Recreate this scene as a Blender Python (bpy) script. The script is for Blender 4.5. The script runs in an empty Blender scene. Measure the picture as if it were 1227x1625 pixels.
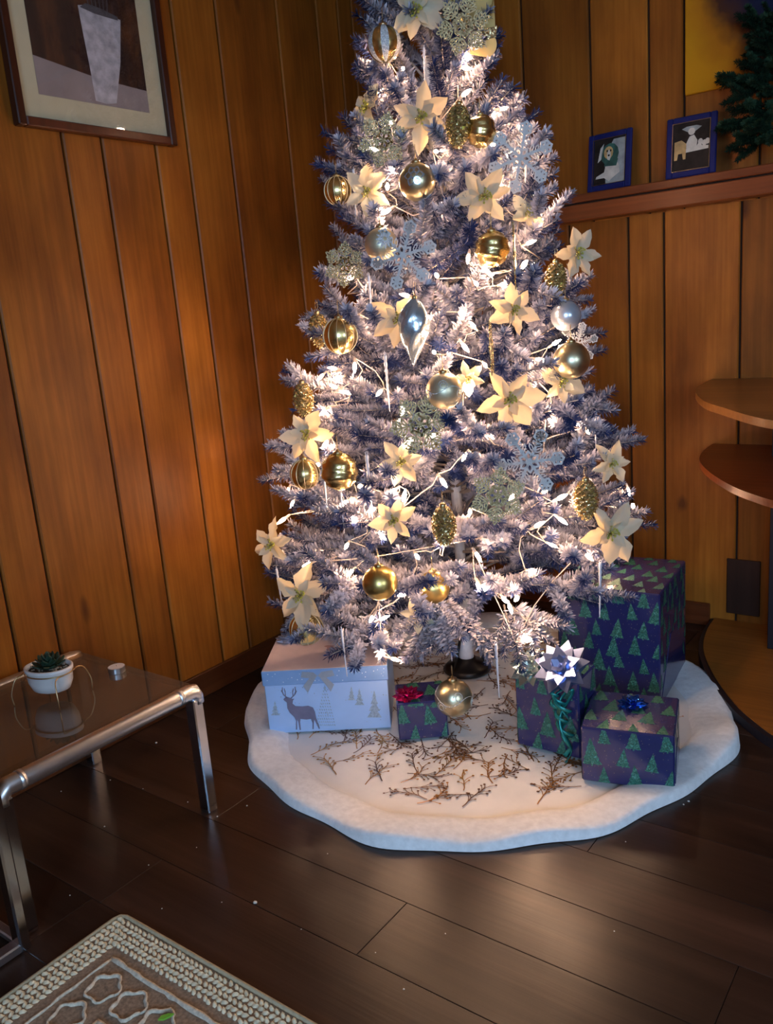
import bpy, math, random
import numpy as np
from mathutils import Vector, Matrix
random.seed(7)
scene = bpy.context.scene
COL = scene.collection
PI = math.pi
# ------------------------------------------------------------------ camera
IW, IH, FPX = 1227.0, 1625.0, 1330.24
PITCH, ROLL, YAW, CAMH = 0.22835, -0.082239, -0.65363, 1.2
FW = Vector((math.sin(YAW)*math.cos(PITCH), math.cos(YAW)*math.cos(PITCH), -math.sin(PITCH)))
_r = Vector((math.cos(YAW), -math.sin(YAW), 0)); _u = _r.cross(FW)
RT = math.cos(ROLL)*_r + math.sin(ROLL)*_u
UP = -math.sin(ROLL)*_r + math.cos(ROLL)*_u
CAM = Vector((0, 0, CAMH))
cd = bpy.data.cameras.new('camera'); co = bpy.data.objects.new('camera', cd); COL.objects.link(co)
cd.sensor_fit = 'VERTICAL'; cd.sensor_height = 36.0; cd.lens = FPX/IH*36.0; cd.clip_start = .02
m = Matrix((RT, UP, -FW)).transposed().to_4x4(); m.translation = CAM
co.matrix_world = m
scene.camera = co
# ------------------------------------------------------------------ light
scene.view_settings.view_transform = 'Standard'; scene.view_settings.look = 'None'
scene.view_settings.exposure = 0.0; scene.view_settings.gamma = 1.0
scene.view_settings.use_curve_mapping = False
scene.cycles.max_bounces = 7; scene.cycles.diffuse_bounces = 3; scene.cycles.glossy_bounces = 4
world = bpy.data.worlds.new('sky'); scene.world = world; world.use_nodes = True
bg = world.node_tree.nodes['Background']; bg.inputs[0].default_value = (.45, .62, 1, 1); bg.inputs[1].default_value = 1.2
WINDOW_POWER = (135, 45)
BULB = 250.0
def area(name, loc, aim, sx, sy, power, color):
    l = bpy.data.lights.new(name, 'AREA'); l.shape = 'RECTANGLE'; l.size = sx; l.size_y = sy
    l.energy = power; l.color = color
    o = bpy.data.objects.new(name, l); COL.objects.link(o); o.location = loc
    o.rotation_euler = (Vector(aim)-Vector(loc)).to_track_quat('-Z', 'Z').to_euler()
    return o
area('daylight_window', (1.35, -2.46, 1.55), (1.35, 0, 1.55), 1.9, 1.4, WINDOW_POWER[0], (.40, .66, 1))
area('daylight_window', (2.66, -.3, 1.5), (0, -.3, 1.5), 1.05, 1.05, WINDOW_POWER[1], (.55, .77, 1))
# ------------------------------------------------------------------ pixel helpers (photo pixel -> world point)
def ray(x, y): return FW + RT*((x-IW/2)/FPX) - UP*((y-IH/2)/FPX)
def onz(x, y, z=0.): d = ray(x, y); return CAM + d*((z-CAMH)/d.z)
def ony(x, y, Y): d = ray(x, y); return CAM + d*(Y/d.y)
def onx(x, y, X): d = ray(x, y); return CAM + d*(X/d.x)
def depth(p): return (Vector(p)-CAM).dot(FW)
# ------------------------------------------------------------------ materials
def new_mat(name):
    mt = bpy.data.materials.new(name); mt.use_nodes = True
    nt = mt.node_tree; return mt, nt, nt.nodes['Principled BSDF']
def mix_rgb(nt, fac, a, b):
    n = nt.nodes.new('ShaderNodeMix'); n.data_type = 'RGBA'
    for i, v in ((0, fac), (6, a), (7, b)):
        if hasattr(v, 'is_output'): nt.links.new(v, n.inputs[i])
        else: n.inputs[i].default_value = v if i == 0 else (*v, 1)
    return n.outputs[2]
def noise(nt, scale, vec=None, detail=4, rough=.55, stretch=None, coord='Object', rnd=True):
    tc = nt.nodes.new('ShaderNodeTexCoord'); v = tc.outputs[coord]
    if rnd:
        oi = nt.nodes.new('ShaderNodeObjectInfo')
        ml = nt.nodes.new('ShaderNodeMath'); ml.operation = 'MULTIPLY'; ml.inputs[1].default_value = 37.
        nt.links.new(oi.outputs['Random'], ml.inputs[0])
        ad = nt.nodes.new('ShaderNodeVectorMath'); ad.operation = 'ADD'
        nt.links.new(v, ad.inputs[0]); nt.links.new(ml.outputs[0], ad.inputs[1]); v = ad.outputs[0]
    if stretch:
        mp = nt.nodes.new('ShaderNodeMapping'); mp.inputs['Scale'].default_value = stretch
        nt.links.new(v, mp.inputs[0]); v = mp.outputs[0]
    n = nt.nodes.new('ShaderNodeTexNoise'); n.inputs['Scale'].default_value = scale
    n.inputs['Detail'].default_value = detail; n.inputs['Roughness'].default_value = rough
    nt.links.new(v, n.inputs['Vector']); return n.outputs[0], v
def ramp(nt, fac, stops):
    r = nt.nodes.new('ShaderNodeValToRGB'); nt.links.new(fac, r.inputs[0]); e = r.color_ramp.elements
    while len(e) < len(stops): e.new(.5)
    for k, (p, c) in enumerate(stops): e[k].position = p; e[k].color = (*c, 1)
    return r.outputs[0]
def bump(nt, fac, p, strength=.3, dist=.002):
    b = nt.nodes.new('ShaderNodeBump'); b.inputs['Strength'].default_value = strength; b.inputs['Distance'].default_value = dist
    nt.links.new(fac, b.inputs['Height']); nt.links.new(b.outputs[0], p.inputs['Normal'])
def simple(name, col, rough=.5, metal=0., var=.12, scale=30., bmp=0., spec=None, coat=0., sheen=0., aniso=None):
    mt, nt, p = new_mat(name)
    f, _ = noise(nt, scale)
    lo = tuple(c*(1-var) for c in col); hi = tuple(min(1, c*(1+var)) for c in col)
    nt.links.new(ramp(nt, f, ((.3, lo), (.7, hi))), p.inputs['Base Color'])
    p.inputs['Roughness'].default_value = rough; p.inputs['Metallic'].default_value = metal
    if spec is not None: p.inputs['Specular IOR Level'].default_value = spec
    if coat: p.inputs['Coat Weight'].default_value = coat
    if sheen: p.inputs['Sheen Weight'].default_value = sheen
    if bmp: bump(nt, f, p, bmp)
    return mt
def wood(name, stops, axis='z', rough=.42, knots=True, spec=.35, coarse=5., randv=.25):
    mt, nt, p = new_mat(name)
    st = {'z': (1, 1, .32), 'x': (.1, 1, 1), 'y': (1, .1, 1)}[axis]
    st2 = {'z': (1, 1, .03), 'x': (.03, 1, 1), 'y': (1, .03, 1)}[axis]
    f, v = noise(nt, coarse, detail=6, stretch=st)
    g, _ = noise(nt, 70, detail=3, stretch=st2)
    c = ramp(nt, f, stops)
    g2 = ramp(nt, g, ((.35, (.78, .75, .72)), (.65, (1.08, 1.08, 1.06))))
    mm = nt.nodes.new('ShaderNodeMix'); mm.data_type = 'RGBA'; mm.blend_type = 'MULTIPLY'; mm.inputs[0].default_value = .8
    nt.links.new(c, mm.inputs[6]); nt.links.new(g2, mm.inputs[7]); c = mm.outputs[2]
    if knots:
        vo = nt.nodes.new('ShaderNodeTexVoronoi'); vo.inputs['Scale'].default_value = 4.2
        ds, vv = noise(nt, 9, stretch=(1, 1, .45))
        ad = nt.nodes.new('ShaderNodeVectorMath'); ad.operation = 'MULTIPLY_ADD'; ad.inputs[1].default_value = (.06,)*3
        cb = nt.nodes.new('ShaderNodeCombineXYZ'); nt.links.new(ds, cb.inputs[0]); nt.links.new(ds, cb.inputs[2])
        nt.links.new(cb.outputs[0], ad.inputs[0]); nt.links.new(vv, ad.inputs[2])
        nt.links.new(ad.outputs[0], vo.inputs['Vector'])
        k = ramp(nt, vo.outputs['Distance'], ((.03, (1, 1, 1)), (.085, (0, 0, 0))))
        c = mix_rgb(nt, k, (0, 0, 0), (0, 0, 0)) if False else c
        mk = nt.nodes.new('ShaderNodeMix'); mk.data_type = 'RGBA'
        sc_ = nt.nodes.new('ShaderNodeMath'); sc_.operation = 'MULTIPLY'; sc_.inputs[1].default_value = .75
        nt.links.new(k, sc_.inputs[0]); nt.links.new(sc_.outputs[0], mk.inputs[0])
        nt.links.new(c, mk.inputs[6]); mk.inputs[7].default_value = (.07, .018, .006, 1); c = mk.outputs[2]
    oi = nt.nodes.new('ShaderNodeObjectInfo')
    mr = nt.nodes.new('ShaderNodeMapRange'); mr.inputs[3].default_value = 1-randv; mr.inputs[4].default_value = 1+randv
    nt.links.new(oi.outputs['Random'], mr.inputs[0])
    hs = nt.nodes.new('ShaderNodeHueSaturation'); nt.links.new(mr.outputs[0], hs.inputs['Value']); nt.links.new(c, hs.inputs['Color'])
    nt.links.new(hs.outputs[0], p.inputs['Base Color'])
    p.inputs['Roughness'].default_value = rough; p.inputs['Specular IOR Level'].default_value = spec
    bump(nt, g, p, .25, .0015)
    return mt
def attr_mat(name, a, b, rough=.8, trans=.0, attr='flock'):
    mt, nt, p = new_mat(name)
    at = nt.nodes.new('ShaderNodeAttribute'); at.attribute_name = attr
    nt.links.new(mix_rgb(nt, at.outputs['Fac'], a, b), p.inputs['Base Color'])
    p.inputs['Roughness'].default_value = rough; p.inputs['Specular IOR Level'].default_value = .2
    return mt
def translucent(name, col, tcol, fac=.45, rough=.55, glit=True):
    mt, nt, p = new_mat(name)
    f, _ = noise(nt, 240, detail=1)
    nt.links.new(ramp(nt, f, ((.45, tuple(c*.88 for c in col)), (.7, col))), p.inputs['Base Color'])
    p.inputs['Roughness'].default_value = rough
    tr = nt.nodes.new('ShaderNodeBsdfTranslucent'); tr.inputs[0].default_value = (*tcol, 1)
    mx = nt.nodes.new('ShaderNodeMixShader'); mx.inputs[0].default_value = fac
    nt.links.new(p.outputs[0], mx.inputs[1]); nt.links.new(tr.outputs[0], mx.inputs[2])
    nt.links.new(mx.outputs[0], nt.nodes['Material Output'].inputs[0])
    return mt
def clear_glass(name, tint, rough=.02, body=0.):
    mt, nt, p = new_mat(name)
    tr = nt.nodes.new('ShaderNodeBsdfTransparent'); tr.inputs[0].default_value = (*tint, 1)
    gl = nt.nodes.new('ShaderNodeBsdfGlossy'); gl.inputs['Roughness'].default_value = rough
    fr = nt.nodes.new('ShaderNodeFresnel'); ge = nt.nodes.new('ShaderNodeNewGeometry'); io = nt.nodes.new('ShaderNodeMapRange')
    io.inputs[3].default_value = 1.5; io.inputs[4].default_value = 1/1.5   # same reflectance on both faces of the pane
    nt.links.new(ge.outputs['Backfacing'], io.inputs[0]); nt.links.new(io.outputs[0], fr.inputs[0])
    f, _ = noise(nt, 3)
    gl.inputs[0].default_value = (.95, .95, .95, 1)
    mx = nt.nodes.new('ShaderNodeMixShader'); nt.links.new(fr.outputs[0], mx.inputs[0])
    if body:
        df = nt.nodes.new('ShaderNodeBsdfDiffuse'); nt.links.new(ramp(nt, f, ((.3, (.22, .16, .11)), (.7, (.28, .21, .15)))), df.inputs[0])
        m2 = nt.nodes.new('ShaderNodeMixShader'); m2.inputs[0].default_value = body
        nt.links.new(tr.outputs[0], m2.inputs[1]); nt.links.new(df.outputs[0], m2.inputs[2]); first = m2
    else: first = tr
    nt.links.new(first.outputs[0], mx.inputs[1]); nt.links.new(gl.outputs[0], mx.inputs[2])
    nt.links.new(mx.outputs[0], nt.nodes['Material Output'].inputs[0])
    return mt
def glitter(name, col, metal=.8, rough=.3, scale=350):
    mt, nt, p = new_mat(name)
    tc = nt.nodes.new('ShaderNodeTexCoord'); vo = nt.nodes.new('ShaderNodeTexVoronoi'); vo.inputs['Scale'].default_value = scale
    nt.links.new(tc.outputs['Object'], vo.inputs['Vector'])
    nt.links.new(ramp(nt, vo.outputs['Color'], ((.15, tuple(c*.45 for c in col)), (.75, col), (.95, tuple(min(1, c*1.5) for c in col)))), p.inputs['Base Color'])
    nm = nt.nodes.new('ShaderNodeVectorMath'); nm.operation = 'SUBTRACT'; nm.inputs[1].default_value = (.5, .5, .5)
    nt.links.new(vo.outputs['Color'], nm.inputs[0])
    ge = nt.nodes.new('ShaderNodeNewGeometry')
    ma = nt.nodes.new('ShaderNodeVectorMath'); ma.operation = 'MULTIPLY_ADD'; ma.inputs[1].default_value = (.9,)*3
    nt.links.new(nm.outputs[0], ma.inputs[0]); nt.links.new(ge.outputs['Normal'], ma.inputs[2])
    no = nt.nodes.new('ShaderNodeVectorMath'); no.operation = 'NORMALIZE'
    nt.links.new(ma.outputs[0], no.inputs[0]); nt.links.new(no.outputs[0], p.inputs['Normal'])
    p.inputs['Metallic'].default_value = metal; p.inputs['Roughness'].default_value = rough
    return mt
def emis(name, col, s):
    mt, nt, p = new_mat(name)
    p.inputs['Base Color'].default_value = (.9, .8, .6, 1)
    p.inputs['Emission Color'].default_value = (*col, 1); p.inputs['Emission Strength'].default_value = s
    return mt
WALLW = ((.22, (.13, .035, .005)), (.42, (.24, .072, .009)), (.58, (.335, .109, .013)), (.78, (.44, .157, .020)))
M = dict(
 wall=wood('panel_wood', WALLW, 'z', .42, spec=.22),
 ledge=wood('ledge_wood', ((.3, (.12, .028, .008)), (.6, (.19, .05, .014)), (.85, (.24, .07, .02))), 'x', .35, knots=False),
 base=wood('baseboard_wood', ((.3, (.08, .022, .007)), (.7, (.15, .045, .013))), 'y', .4, knots=False),
 groove=simple('groove_dark', (.012, .006, .004), .9),
 floor=wood('floor_wood', ((.2, (.013, .007, .005)), (.5, (.036, .018, .012)), (.8, (.075, .037, .024))), 'x', .30, knots=False, spec=.4, randv=.3, coarse=7.),
 shelfw=wood('shelf_wood', ((.3, (.20, .085, .022)), (.7, (.30, .135, .04))), 'x', .32, knots=False),
 plat=wood('platform_wood', ((.3, (.25, .09, .015)), (.7, (.36, .14, .025))), 'x', .4, knots=False),
 darkp=simple('dark_panel', (.010, .008, .014), .5),
 darkw=wood('dark_wood', ((.3, (.035, .012, .006)), (.7, (.07, .024, .01))), 'z', .5, knots=False),
 ceil=simple('ceiling_paint', (.35, .27, .2), .9),
 winframe=simple('window_paint', (.7, .7, .68), .5),
 frame=wood('frame_wood', ((.3, (.045, .011, .005)), (.7, (.085, .022, .010))), 'z', .3, knots=False),
 mat=simple('mat_board', (.62, .56, .38), .9, var=.03),
 clear=clear_glass('picture_glass', (.96, .96, .96)),
 smoke=clear_glass('smoked_glass', (.50, .40, .30), body=.35),
 chrome=simple('brushed_chrome', (.78, .82, .88), .34, 1., var=.05),
 chromeleg=simple('polished_chrome', (.58, .61, .67), .16, 1., var=.04),
 blackm=simple('black_metal', (.006, .006, .007), .35),
 whitem=simple('white_pole', (.78, .78, .82), .35),
 bark=simple('branch_wire', (.50, .42, .36), .8),
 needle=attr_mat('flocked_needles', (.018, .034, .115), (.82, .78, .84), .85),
 pine=attr_mat('green_needles', (.006, .022, .010), (.02, .06, .03), .8),
 bulb=emis('warm_bulb', (1, .60, .36), BULB),
 wire=simple('pale_wire', (.72, .60, .52), .5),
 gold=simple('gold_mirror', (.88, .68, .30), .26, 1., var=.04),
 goldm=simple('gold_satin', (.76, .55, .19), .33, 1., var=.06),
 champ=simple('champagne_satin', (.70, .63, .42), .34, 1., var=.05),
 pearl=simple('pearl_gold', (.78, .68, .46), .4, .75, var=.08),
 silver=simple('silver_gloss', (.62, .70, .82), .25, .6, var=.08),
 silversat=simple('silver_satin', (.60, .72, .84), .24, .8, var=.06),
 white_gl=glitter('white_glitter', (.85, .85, .86), .0, .4, 500),
 gold_gl=glitter('gold_glitter', (.78, .60, .32), .85, .26, 300),
 cone_gl=glitter('cone_glitter', (.92, .72, .38), .85, .25, 380),
 gold_top=simple('gold_ribbon', (.55, .39, .15), .38, .7, var=.1, scale=8),
 petal=translucent('cream_petal', (.76, .76, .60), (.85, .62, .28), .38),
 stamen=simple('yellow_stamen', (.50, .46, .07), .5),
 ice=simple('icicle_plastic', (.74, .76, .84), .25, 0., var=.08, spec=.7),
 plush=simple('white_plush', (.90, .91, .92), .95, var=.08, scale=60, bmp=.6, sheen=.5),
 skirt=simple('cream_satin', (.84, .82, .79), .55, var=.07, scale=6, sheen=.3),
 twig=simple('gold_foil', (.62, .29, .07), .3, .85, var=.4, scale=14),
 twigd=simple('brown_foil', (.20, .10, .05), .35, .6, var=.4, scale=14),
 navy=simple('navy_paper', (.024, .026, .115), .2, 0., var=.1, spec=.6, coat=.35),
 ptree=glitter('green_print', (.05, .22, .16), .15, .4, 420),
 pgold=simple('gold_print', (.42, .36, .16), .3, .6),
 boxw=simple('box_white', (.40, .58, .90), .5, var=.04, scale=12),
 boxlid=simple('box_lid_blue', (.23, .39, .68), .45, var=.04),
 boxtop=simple('box_top', (.74, .60, .60), .45, var=.05),
 deer=simple('deer_print', (.17, .165, .26), .5), ptr2=simple('tree_print', (.33, .42, .53), .5, var=.3, scale=150),
 dot=simple('snow_print', (.78, .85, .92), .5), greyrib=simple('grey_ribbon', (.36, .40, .47), .3, .3),
 redprint=simple('deer_top_print', (.46, .28, .27), .5),
 bowred=simple('magenta_foil', (.62, .02, .16), .14, .9), bowsil=simple('silver_foil', (.26, .33, .60), .28, .9),
 bowirid=simple('pale_foil', (.45, .56, .54), .22, .9), bowblue=simple('blue_foil', (.02, .10, .55), .14, .9),
 bowgrey=simple('grey_foil', (.38, .44, .58), .3, .6),
 curl=simple('green_curl', (.02, .26, .25), .25, .5),
 rugb=simple('rug_binding', (.44, .38, .25), .95, bmp=.4, scale=120), rugc=simple('rug_cream', (.80, .75, .55), .95, var=.2, scale=90),
 rugf=simple('rug_brown', (.27, .20, .14), .95, var=.35, scale=160, bmp=.6), rugl=simple('rug_light', (.66, .60, .48), .95, var=.25, scale=140),
 pot=simple('white_ceramic', (.78, .78, .78), .3, var=.03), goldw=simple('gold_wire', (.62, .47, .26), .28, 1.),
 succ=simple('succulent', (.018, .05, .030), .5, var=.4, scale=20), soil=simple('soil', (.05, .04, .03), .9), pebb=simple('pebbles', (.36, .32, .25), .8, var=.4, scale=60),
 alu=simple('aluminium', (.62, .63, .66), .32, 1.), wax=simple('wax', (.80, .74, .70), .6),
 blueframe=simple('blue_frame', (.010, .015, .105), .5, spec=.2), crumb=simple('crumb', (.72, .68, .62), .9),
 leaf=simple('leaf_green', (.18, .5, .05), .5), photo_d=simple('photo_dark', (.022, .017, .015), .5, spec=.15, var=.4, scale=25),
 photo_w=simple('photo_white', (.58, .56, .50), .5, var=.2, scale=40), photo_g=simple('photo_green', (.03, .10, .08), .5, var=.4, scale=40),
 photo_s=simple('photo_grey', (.30, .34, .34), .5, var=.3, scale=30), photo_t=simple('photo_tan', (.48, .32, .13), .5, var=.3, scale=40),
 pic_bg=wood('print_background', ((.3, (.020, .010, .012)), (.5, (.06, .024, .016)), (.7, (.20, .07, .022))), 'z', .6, knots=False, coarse=14.),
 pic_table=simple('print_table', (.34, .28, .28), .6, var=.15, scale=8), pic_vase=simple('print_vase', (.50, .48, .52), .6, var=.3, scale=45),
 pic_vin=simple('print_vase_inside', (.10, .09, .10), .6),
)
def painting_mat():
    mt, nt, p = new_mat('painting_canvas')
    tc = nt.nodes.new('ShaderNodeTexCoord'); sp = nt.nodes.new('ShaderNodeSeparateXYZ'); nt.links.new(tc.outputs['Object'], sp.inputs[0])
    a = nt.nodes.new('ShaderNodeMath'); a.operation = 'MULTIPLY_ADD'; a.inputs[1].default_value = 1.0; nt.links.new(sp.outputs[0], a.inputs[0])
    b = nt.nodes.new('ShaderNodeMath'); b.operation = 'MULTIPLY'; b.inputs[1].default_value = .6; nt.links.new(sp.outputs[2], b.inputs[0]); nt.links.new(b.outputs[0], a.inputs[2])
    f, _ = noise(nt, 5, rnd=False)
    c = nt.nodes.new('ShaderNodeMath'); c.operation = 'MULTIPLY_ADD'; c.inputs[1].default_value = .25; nt.links.new(f, c.inputs[0]); nt.links.new(a.outputs[0], c.inputs[2])
    nt.links.new(ramp(nt, c.outputs[0], ((.22, (.60, .26, .010)), (.32, (.44, .16, .010)), (.39, (.07, .026, .014)), (.47, (.010, .012, .035)), (.75, (.006, .03, .13)))), p.inputs['Base Color'])
    p.inputs['Roughness'].default_value = .6; p.inputs['Specular IOR Level'].default_value = .08
    return mt
M['painting'] = painting_mat()
# ------------------------------------------------------------------ mesh builder
class MB:
    def __init__(s): s.v = []; s.f = []; s.mi = []; s.sm = []; s.mats = []; s.cur = 0; s.col = None
    def mat(s, k):
        if k not in s.mats: s.mats.append(k)
        s.cur = s.mats.index(k); return s
    def add(s, vs, fs, smooth=False):
        o = len(s.v); s.v += [tuple(v) for v in vs]
        for f in fs: s.f.append(tuple(i+o for i in f)); s.mi.append(s.cur); s.sm.append(smooth)
        return s
    def box(s, a, b, mtx=None):
        (x0, y0, z0), (x1, y1, z1) = a, b
        vs = [(x0,y0,z0),(x1,y0,z0),(x1,y1,z0),(x0,y1,z0),(x0,y0,z1),(x1,y0,z1),(x1,y1,z1),(x0,y1,z1)]
        if mtx: vs = [mtx @ Vector(v) for v in vs]
        return s.add(vs, [(0,3,2,1),(4,5,6,7),(0,1,5,4),(1,2,6,5),(2,3,7,6),(3,0,4,7)])
    def cbox(s, a, b, c, mtx=None):
        # box with chamfered vertical and horizontal edges (24 verts)
        (x0, y0, z0), (x1, y1, z1) = a, b
        vs, ids = [], {}
        for ix, X in enumerate((x0, x1)):
            for iy, Y in enumerate((y0, y1)):
                for iz, Z in enumerate((z0, z1)):
                    sx, sy, sz = (1-2*ix), (1-2*iy), (1-2*iz)
                    ids[ix,iy,iz,0] = len(vs); vs.append((X, Y+sy*c, Z+sz*c))
                    ids[ix,iy,iz,1] = len(vs); vs.append((X+sx*c, Y, Z+sz*c))
                    ids[ix,iy,iz,2] = len(vs); vs.append((X+sx*c, Y+sy*c, Z))
        F = []
        for i in (0, 1):
            F.append([ids[i,a_,b_,0] for a_, b_ in ((0,0),(1,0),(1,1),(0,1))])
            F.append([ids[a_,i,b_,1] for a_, b_ in ((0,0),(1,0),(1,1),(0,1))])
            F.append([ids[a_,b_,i,2] for a_, b_ in ((0,0),(1,0),(1,1),(0,1))])
        for i in (0, 1):
            for j in (0, 1):
                F.append([ids[0,i,j,1], ids[1,i,j,1], ids[1,i,j,2], ids[0,i,j,2]])
                F.append([ids[i,0,j,0], ids[i,1,j,0], ids[i,1,j,2], ids[i,0,j,2]])
                F.append([ids[i,j,0,0], ids[i,j,1,0], ids[i,j,1,1], ids[i,j,0,1]])
                for k in (0, 1): 
                    pass
        for k in ids:
            if k[3] == 0: F.append([ids[k[0],k[1],k[2],0], ids[k[0],k[1],k[2],1], ids[k[0],k[1],k[2],2]])
        cx = Vector(((x0+x1)/2, (y0+y1)/2, (z0+z1)/2))
        G = []
        for f in F:
            p = [Vector(vs[i]) for i in f]; n = (p[1]-p[0]).cross(p[2]-p[0])
            G.append(f if n.dot(sum(p, Vector())/len(p)-cx) > 0 else f[::-1])
        if mtx: vs = [mtx @ Vector(v) for v in vs]
        return s.add(vs, G)
    def tube(s, pts, rad, n=8, cap=True, smooth=True, flat=1.):
        pts = [Vector(p) for p in pts]
        if not hasattr(rad, '__len__'): rad = [rad]*len(pts)
        vs, fs = [], []; prev = None
        for i, p in enumerate(pts):
            t = (pts[min(i+1, len(pts)-1)]-pts[max(i-1, 0)]).normalized()
            if prev is None:
                prev = t.orthogonal().normalized()
            a = (prev - t*prev.dot(t)).normalized(); b = t.cross(a); prev = a
            for k in range(n):
                w = 2*PI*k/n; vs.append(p + a*(math.cos(w)*rad[i]) + b*(math.sin(w)*rad[i]*flat))
        for i in range(len(pts)-1):
            for k in range(n):
                q = (k+1) % n; fs.append((i*n+k, i*n+q, (i+1)*n+q, (i+1)*n+k))
        if cap: fs.append(tuple(range(n))[::-1]); fs.append(tuple((len(pts)-1)*n+k for k in range(n)))
        return s.add(vs, fs, smooth)
    def lathe(s, prof, n=24, smooth=True, sx=1., sy=1., z0=0, close=True):
        vs, fs = [], []
        for r, z in prof:
            for k in range(n): w = 2*PI*k/n; vs.append((r*math.cos(w)*sx, r*math.sin(w)*sy, z+z0))
        for i in range(len(prof)-1):
            for k in range(n):
                q = (k+1) % n; fs.append((i*n+k, i*n+q, (i+1)*n+q, (i+1)*n+k))
        if close: fs.append(tuple(range(n))[::-1]); fs.append(tuple((len(prof)-1)*n+k for k in range(n)))
        return s.add(vs, fs, smooth)
    def sphere(s, c=(0,0,0), r=1., n=24, m_=14, sc=(1,1,1)):
        prof = [(r*math.sin(PI*(i+.02)/(m_+.04)), -r*math.cos(PI*(i+.02)/(m_+.04))) for i in range(m_+1)]
        o = len(s.v); s.lathe(prof, n)
        s.v[o:] = [(c[0]+x*sc[0], c[1]+y*sc[1], c[2]+z*sc[2]) for x, y, z in s.v[o:]]
        return s
    def prism(s, poly, z0, z1, mtx=None):
        n = len(poly); A = sum(poly[i][0]*poly[(i+1)%n][1]-poly[(i+1)%n][0]*poly[i][1] for i in range(n))
        if A < 0: poly = poly[::-1]
        vs = [Vector((x, y, z0)) for x, y in poly]+[Vector((x, y, z1)) for x, y in poly]
        if mtx: vs = [mtx @ v for v in vs]
        return s.add(vs, [tuple(range(n))[::-1], tuple(range(n, 2*n))]+[(i, (i+1)%n, n+(i+1)%n, n+i) for i in range(n)])
    def face(s, poly): return s.add(poly, [tuple(range(len(poly)))])
    def mesh(s, name):
        me = bpy.data.meshes.new(name); me.from_pydata(s.v, [], s.f)
        for k in (s.mats or ['wall']): me.materials.append(M[k])
        me.polygons.foreach_set('material_index', s.mi); me.polygons.foreach_set('use_smooth', s.sm)
        me.update(); return me
    def build(s, name, mat=None, parent=None, loc=None, rot=None):
        if mat and not s.mats: s.mats = [mat]
        return obj(name, s.mesh(name), parent, loc, rot)
def obj(name, me, parent=None, loc=None, rot=None):
    o = bpy.data.objects.new(name, me); COL.objects.link(o)
    if parent: o.parent = parent
    if loc is not None: o.location = loc
    if rot is not None: o.rotation_euler = rot
    return o
def tag(o, label=None, cat=None, group=None, kind=None):
    if label: o['label'] = label
    if cat: o['category'] = cat
    if group: o['group'] = group
    if kind: o['kind'] = kind
    return o
def thing(name, label, cat, loc=(0,0,0), rot=(0,0,0), group=None):
    o = bpy.data.objects.new(name, None); COL.objects.link(o); o.location = loc; o.rotation_euler = rot
    o.empty_display_size = .05
    return tag(o, label, cat, group)
def copy_tree(o, parent=None):
    c = o.copy(); COL.objects.link(c); c.parent = parent
    for ch in list(o.children): copy_tree(ch, c)
    return c
def struct(name, mb, mat=None, parent=None, loc=None):
    return tag(mb.build(name, mat, parent, loc), kind='structure')
def smooth3(p, k=4):
    out = []
    for i in range(len(p)-1):
        a, b, c, d = p[max(i-1, 0)], p[i], p[i+1], p[min(i+2, len(p)-1)]
        for j in range(k):
            t = j/k; out.append(.5*(2*b+(c-a)*t+(2*a-5*b+4*c-d)*t*t+(3*b-a-3*c+d)*t**3))
    return out+[p[-1]]
def arc(c, r, a0, a1, n): return [(c[0]+r*math.cos(a0+(a1-a0)*i/n), c[1]+r*math.sin(a0+(a1-a0)*i/n)) for i in range(n+1)]
# ------------------------------------------------------------------ room
XL, YB, XR, YF, ZC = -2.138, 3.0, 2.6, -2.4, 2.6
T = .012
fl = struct('floor', MB().box((XL-.1, YF-.1, -.06), (XR+.1, YB+.1, -.0105)), 'groove')
W = .172; rows0 = .856
def plank(x0, x1, y0, y1):
    cx, cy = (x0+x1)/2, (y0+y1)/2; g = .0005
    MB().cbox((x0-cx+g, y0-cy+g, -.011), (x1-cx-g, y1-cy-g, 0), .0008).build('floor_plank', 'floor', fl, (cx, cy, 0))
known = {0: -1.535, 1: -.950, 2: -1.55}
for k in range(-6, 13):
    y0 = rows0+k*W; y1 = min(y0+W, YB)
    if y0 > YB-.01: break
    off = known.get(k, random.uniform(-2, -.8))
    xs = [XL] + [x for x in [off+1.22*j for j in range(-2, 6)] if XL+.1 < x < XR-.1] + [XR]
    for a_, b_ in zip(xs, xs[1:]): plank(a_, b_, max(y0, YF), y1)
struct('floor', MB().box((XL, YF, -.0105), (XR, rows0-6*W, 0)), 'floor')
struct('ceiling', MB().box((XL-.1, YF-.1, ZC), (XR+.1, YB+.1, ZC+.06)), 'ceil')
wl = struct('wall_left', MB().box((XL-.1, YF-.1, 0), (XL-T, YB+.1, ZC)), 'groove')
wb = struct('wall_back', MB().box((XL-.1, YB+T, 0), (XR+.1, YB+.1, ZC)), 'groove')
def panel(par, along, a0, a1, z0, z1):
    # one wood plank with chamfered long edges; 'along' is the wall's horizontal axis
    g, c = .0036, .004; h = (a1-a0)/2-g; zc = z0
    prof = [(-h, 0), (-h, T-c), (-h+c, T), (h-c, T), (h, T-c), (h, 0)]
    vs = []
    for z in (0, z1-z0):
        for u, d in prof:
            vs.append((-T+d, u, z) if along == 'y' else (u, T-d, z))
    fs = [(i, i+1, i+7, i+6) for i in range(5)]+[(0,1,2,3,4,5)[::-1], tuple(range(6, 12))]
    if along == 'y': fs = [f[::-1] for f in fs]
    loc = (XL, (a0+a1)/2, zc) if along == 'y' else ((a0+a1)/2, YB, zc)
    MB().add(vs, fs).build('wall_plank', 'wall', par, loc)
gl = [1.085, 1.212, 1.479, 1.606, 1.798, 1.926, 2.112, 2.401, 2.617, 2.743, 2.83, YB]
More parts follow.
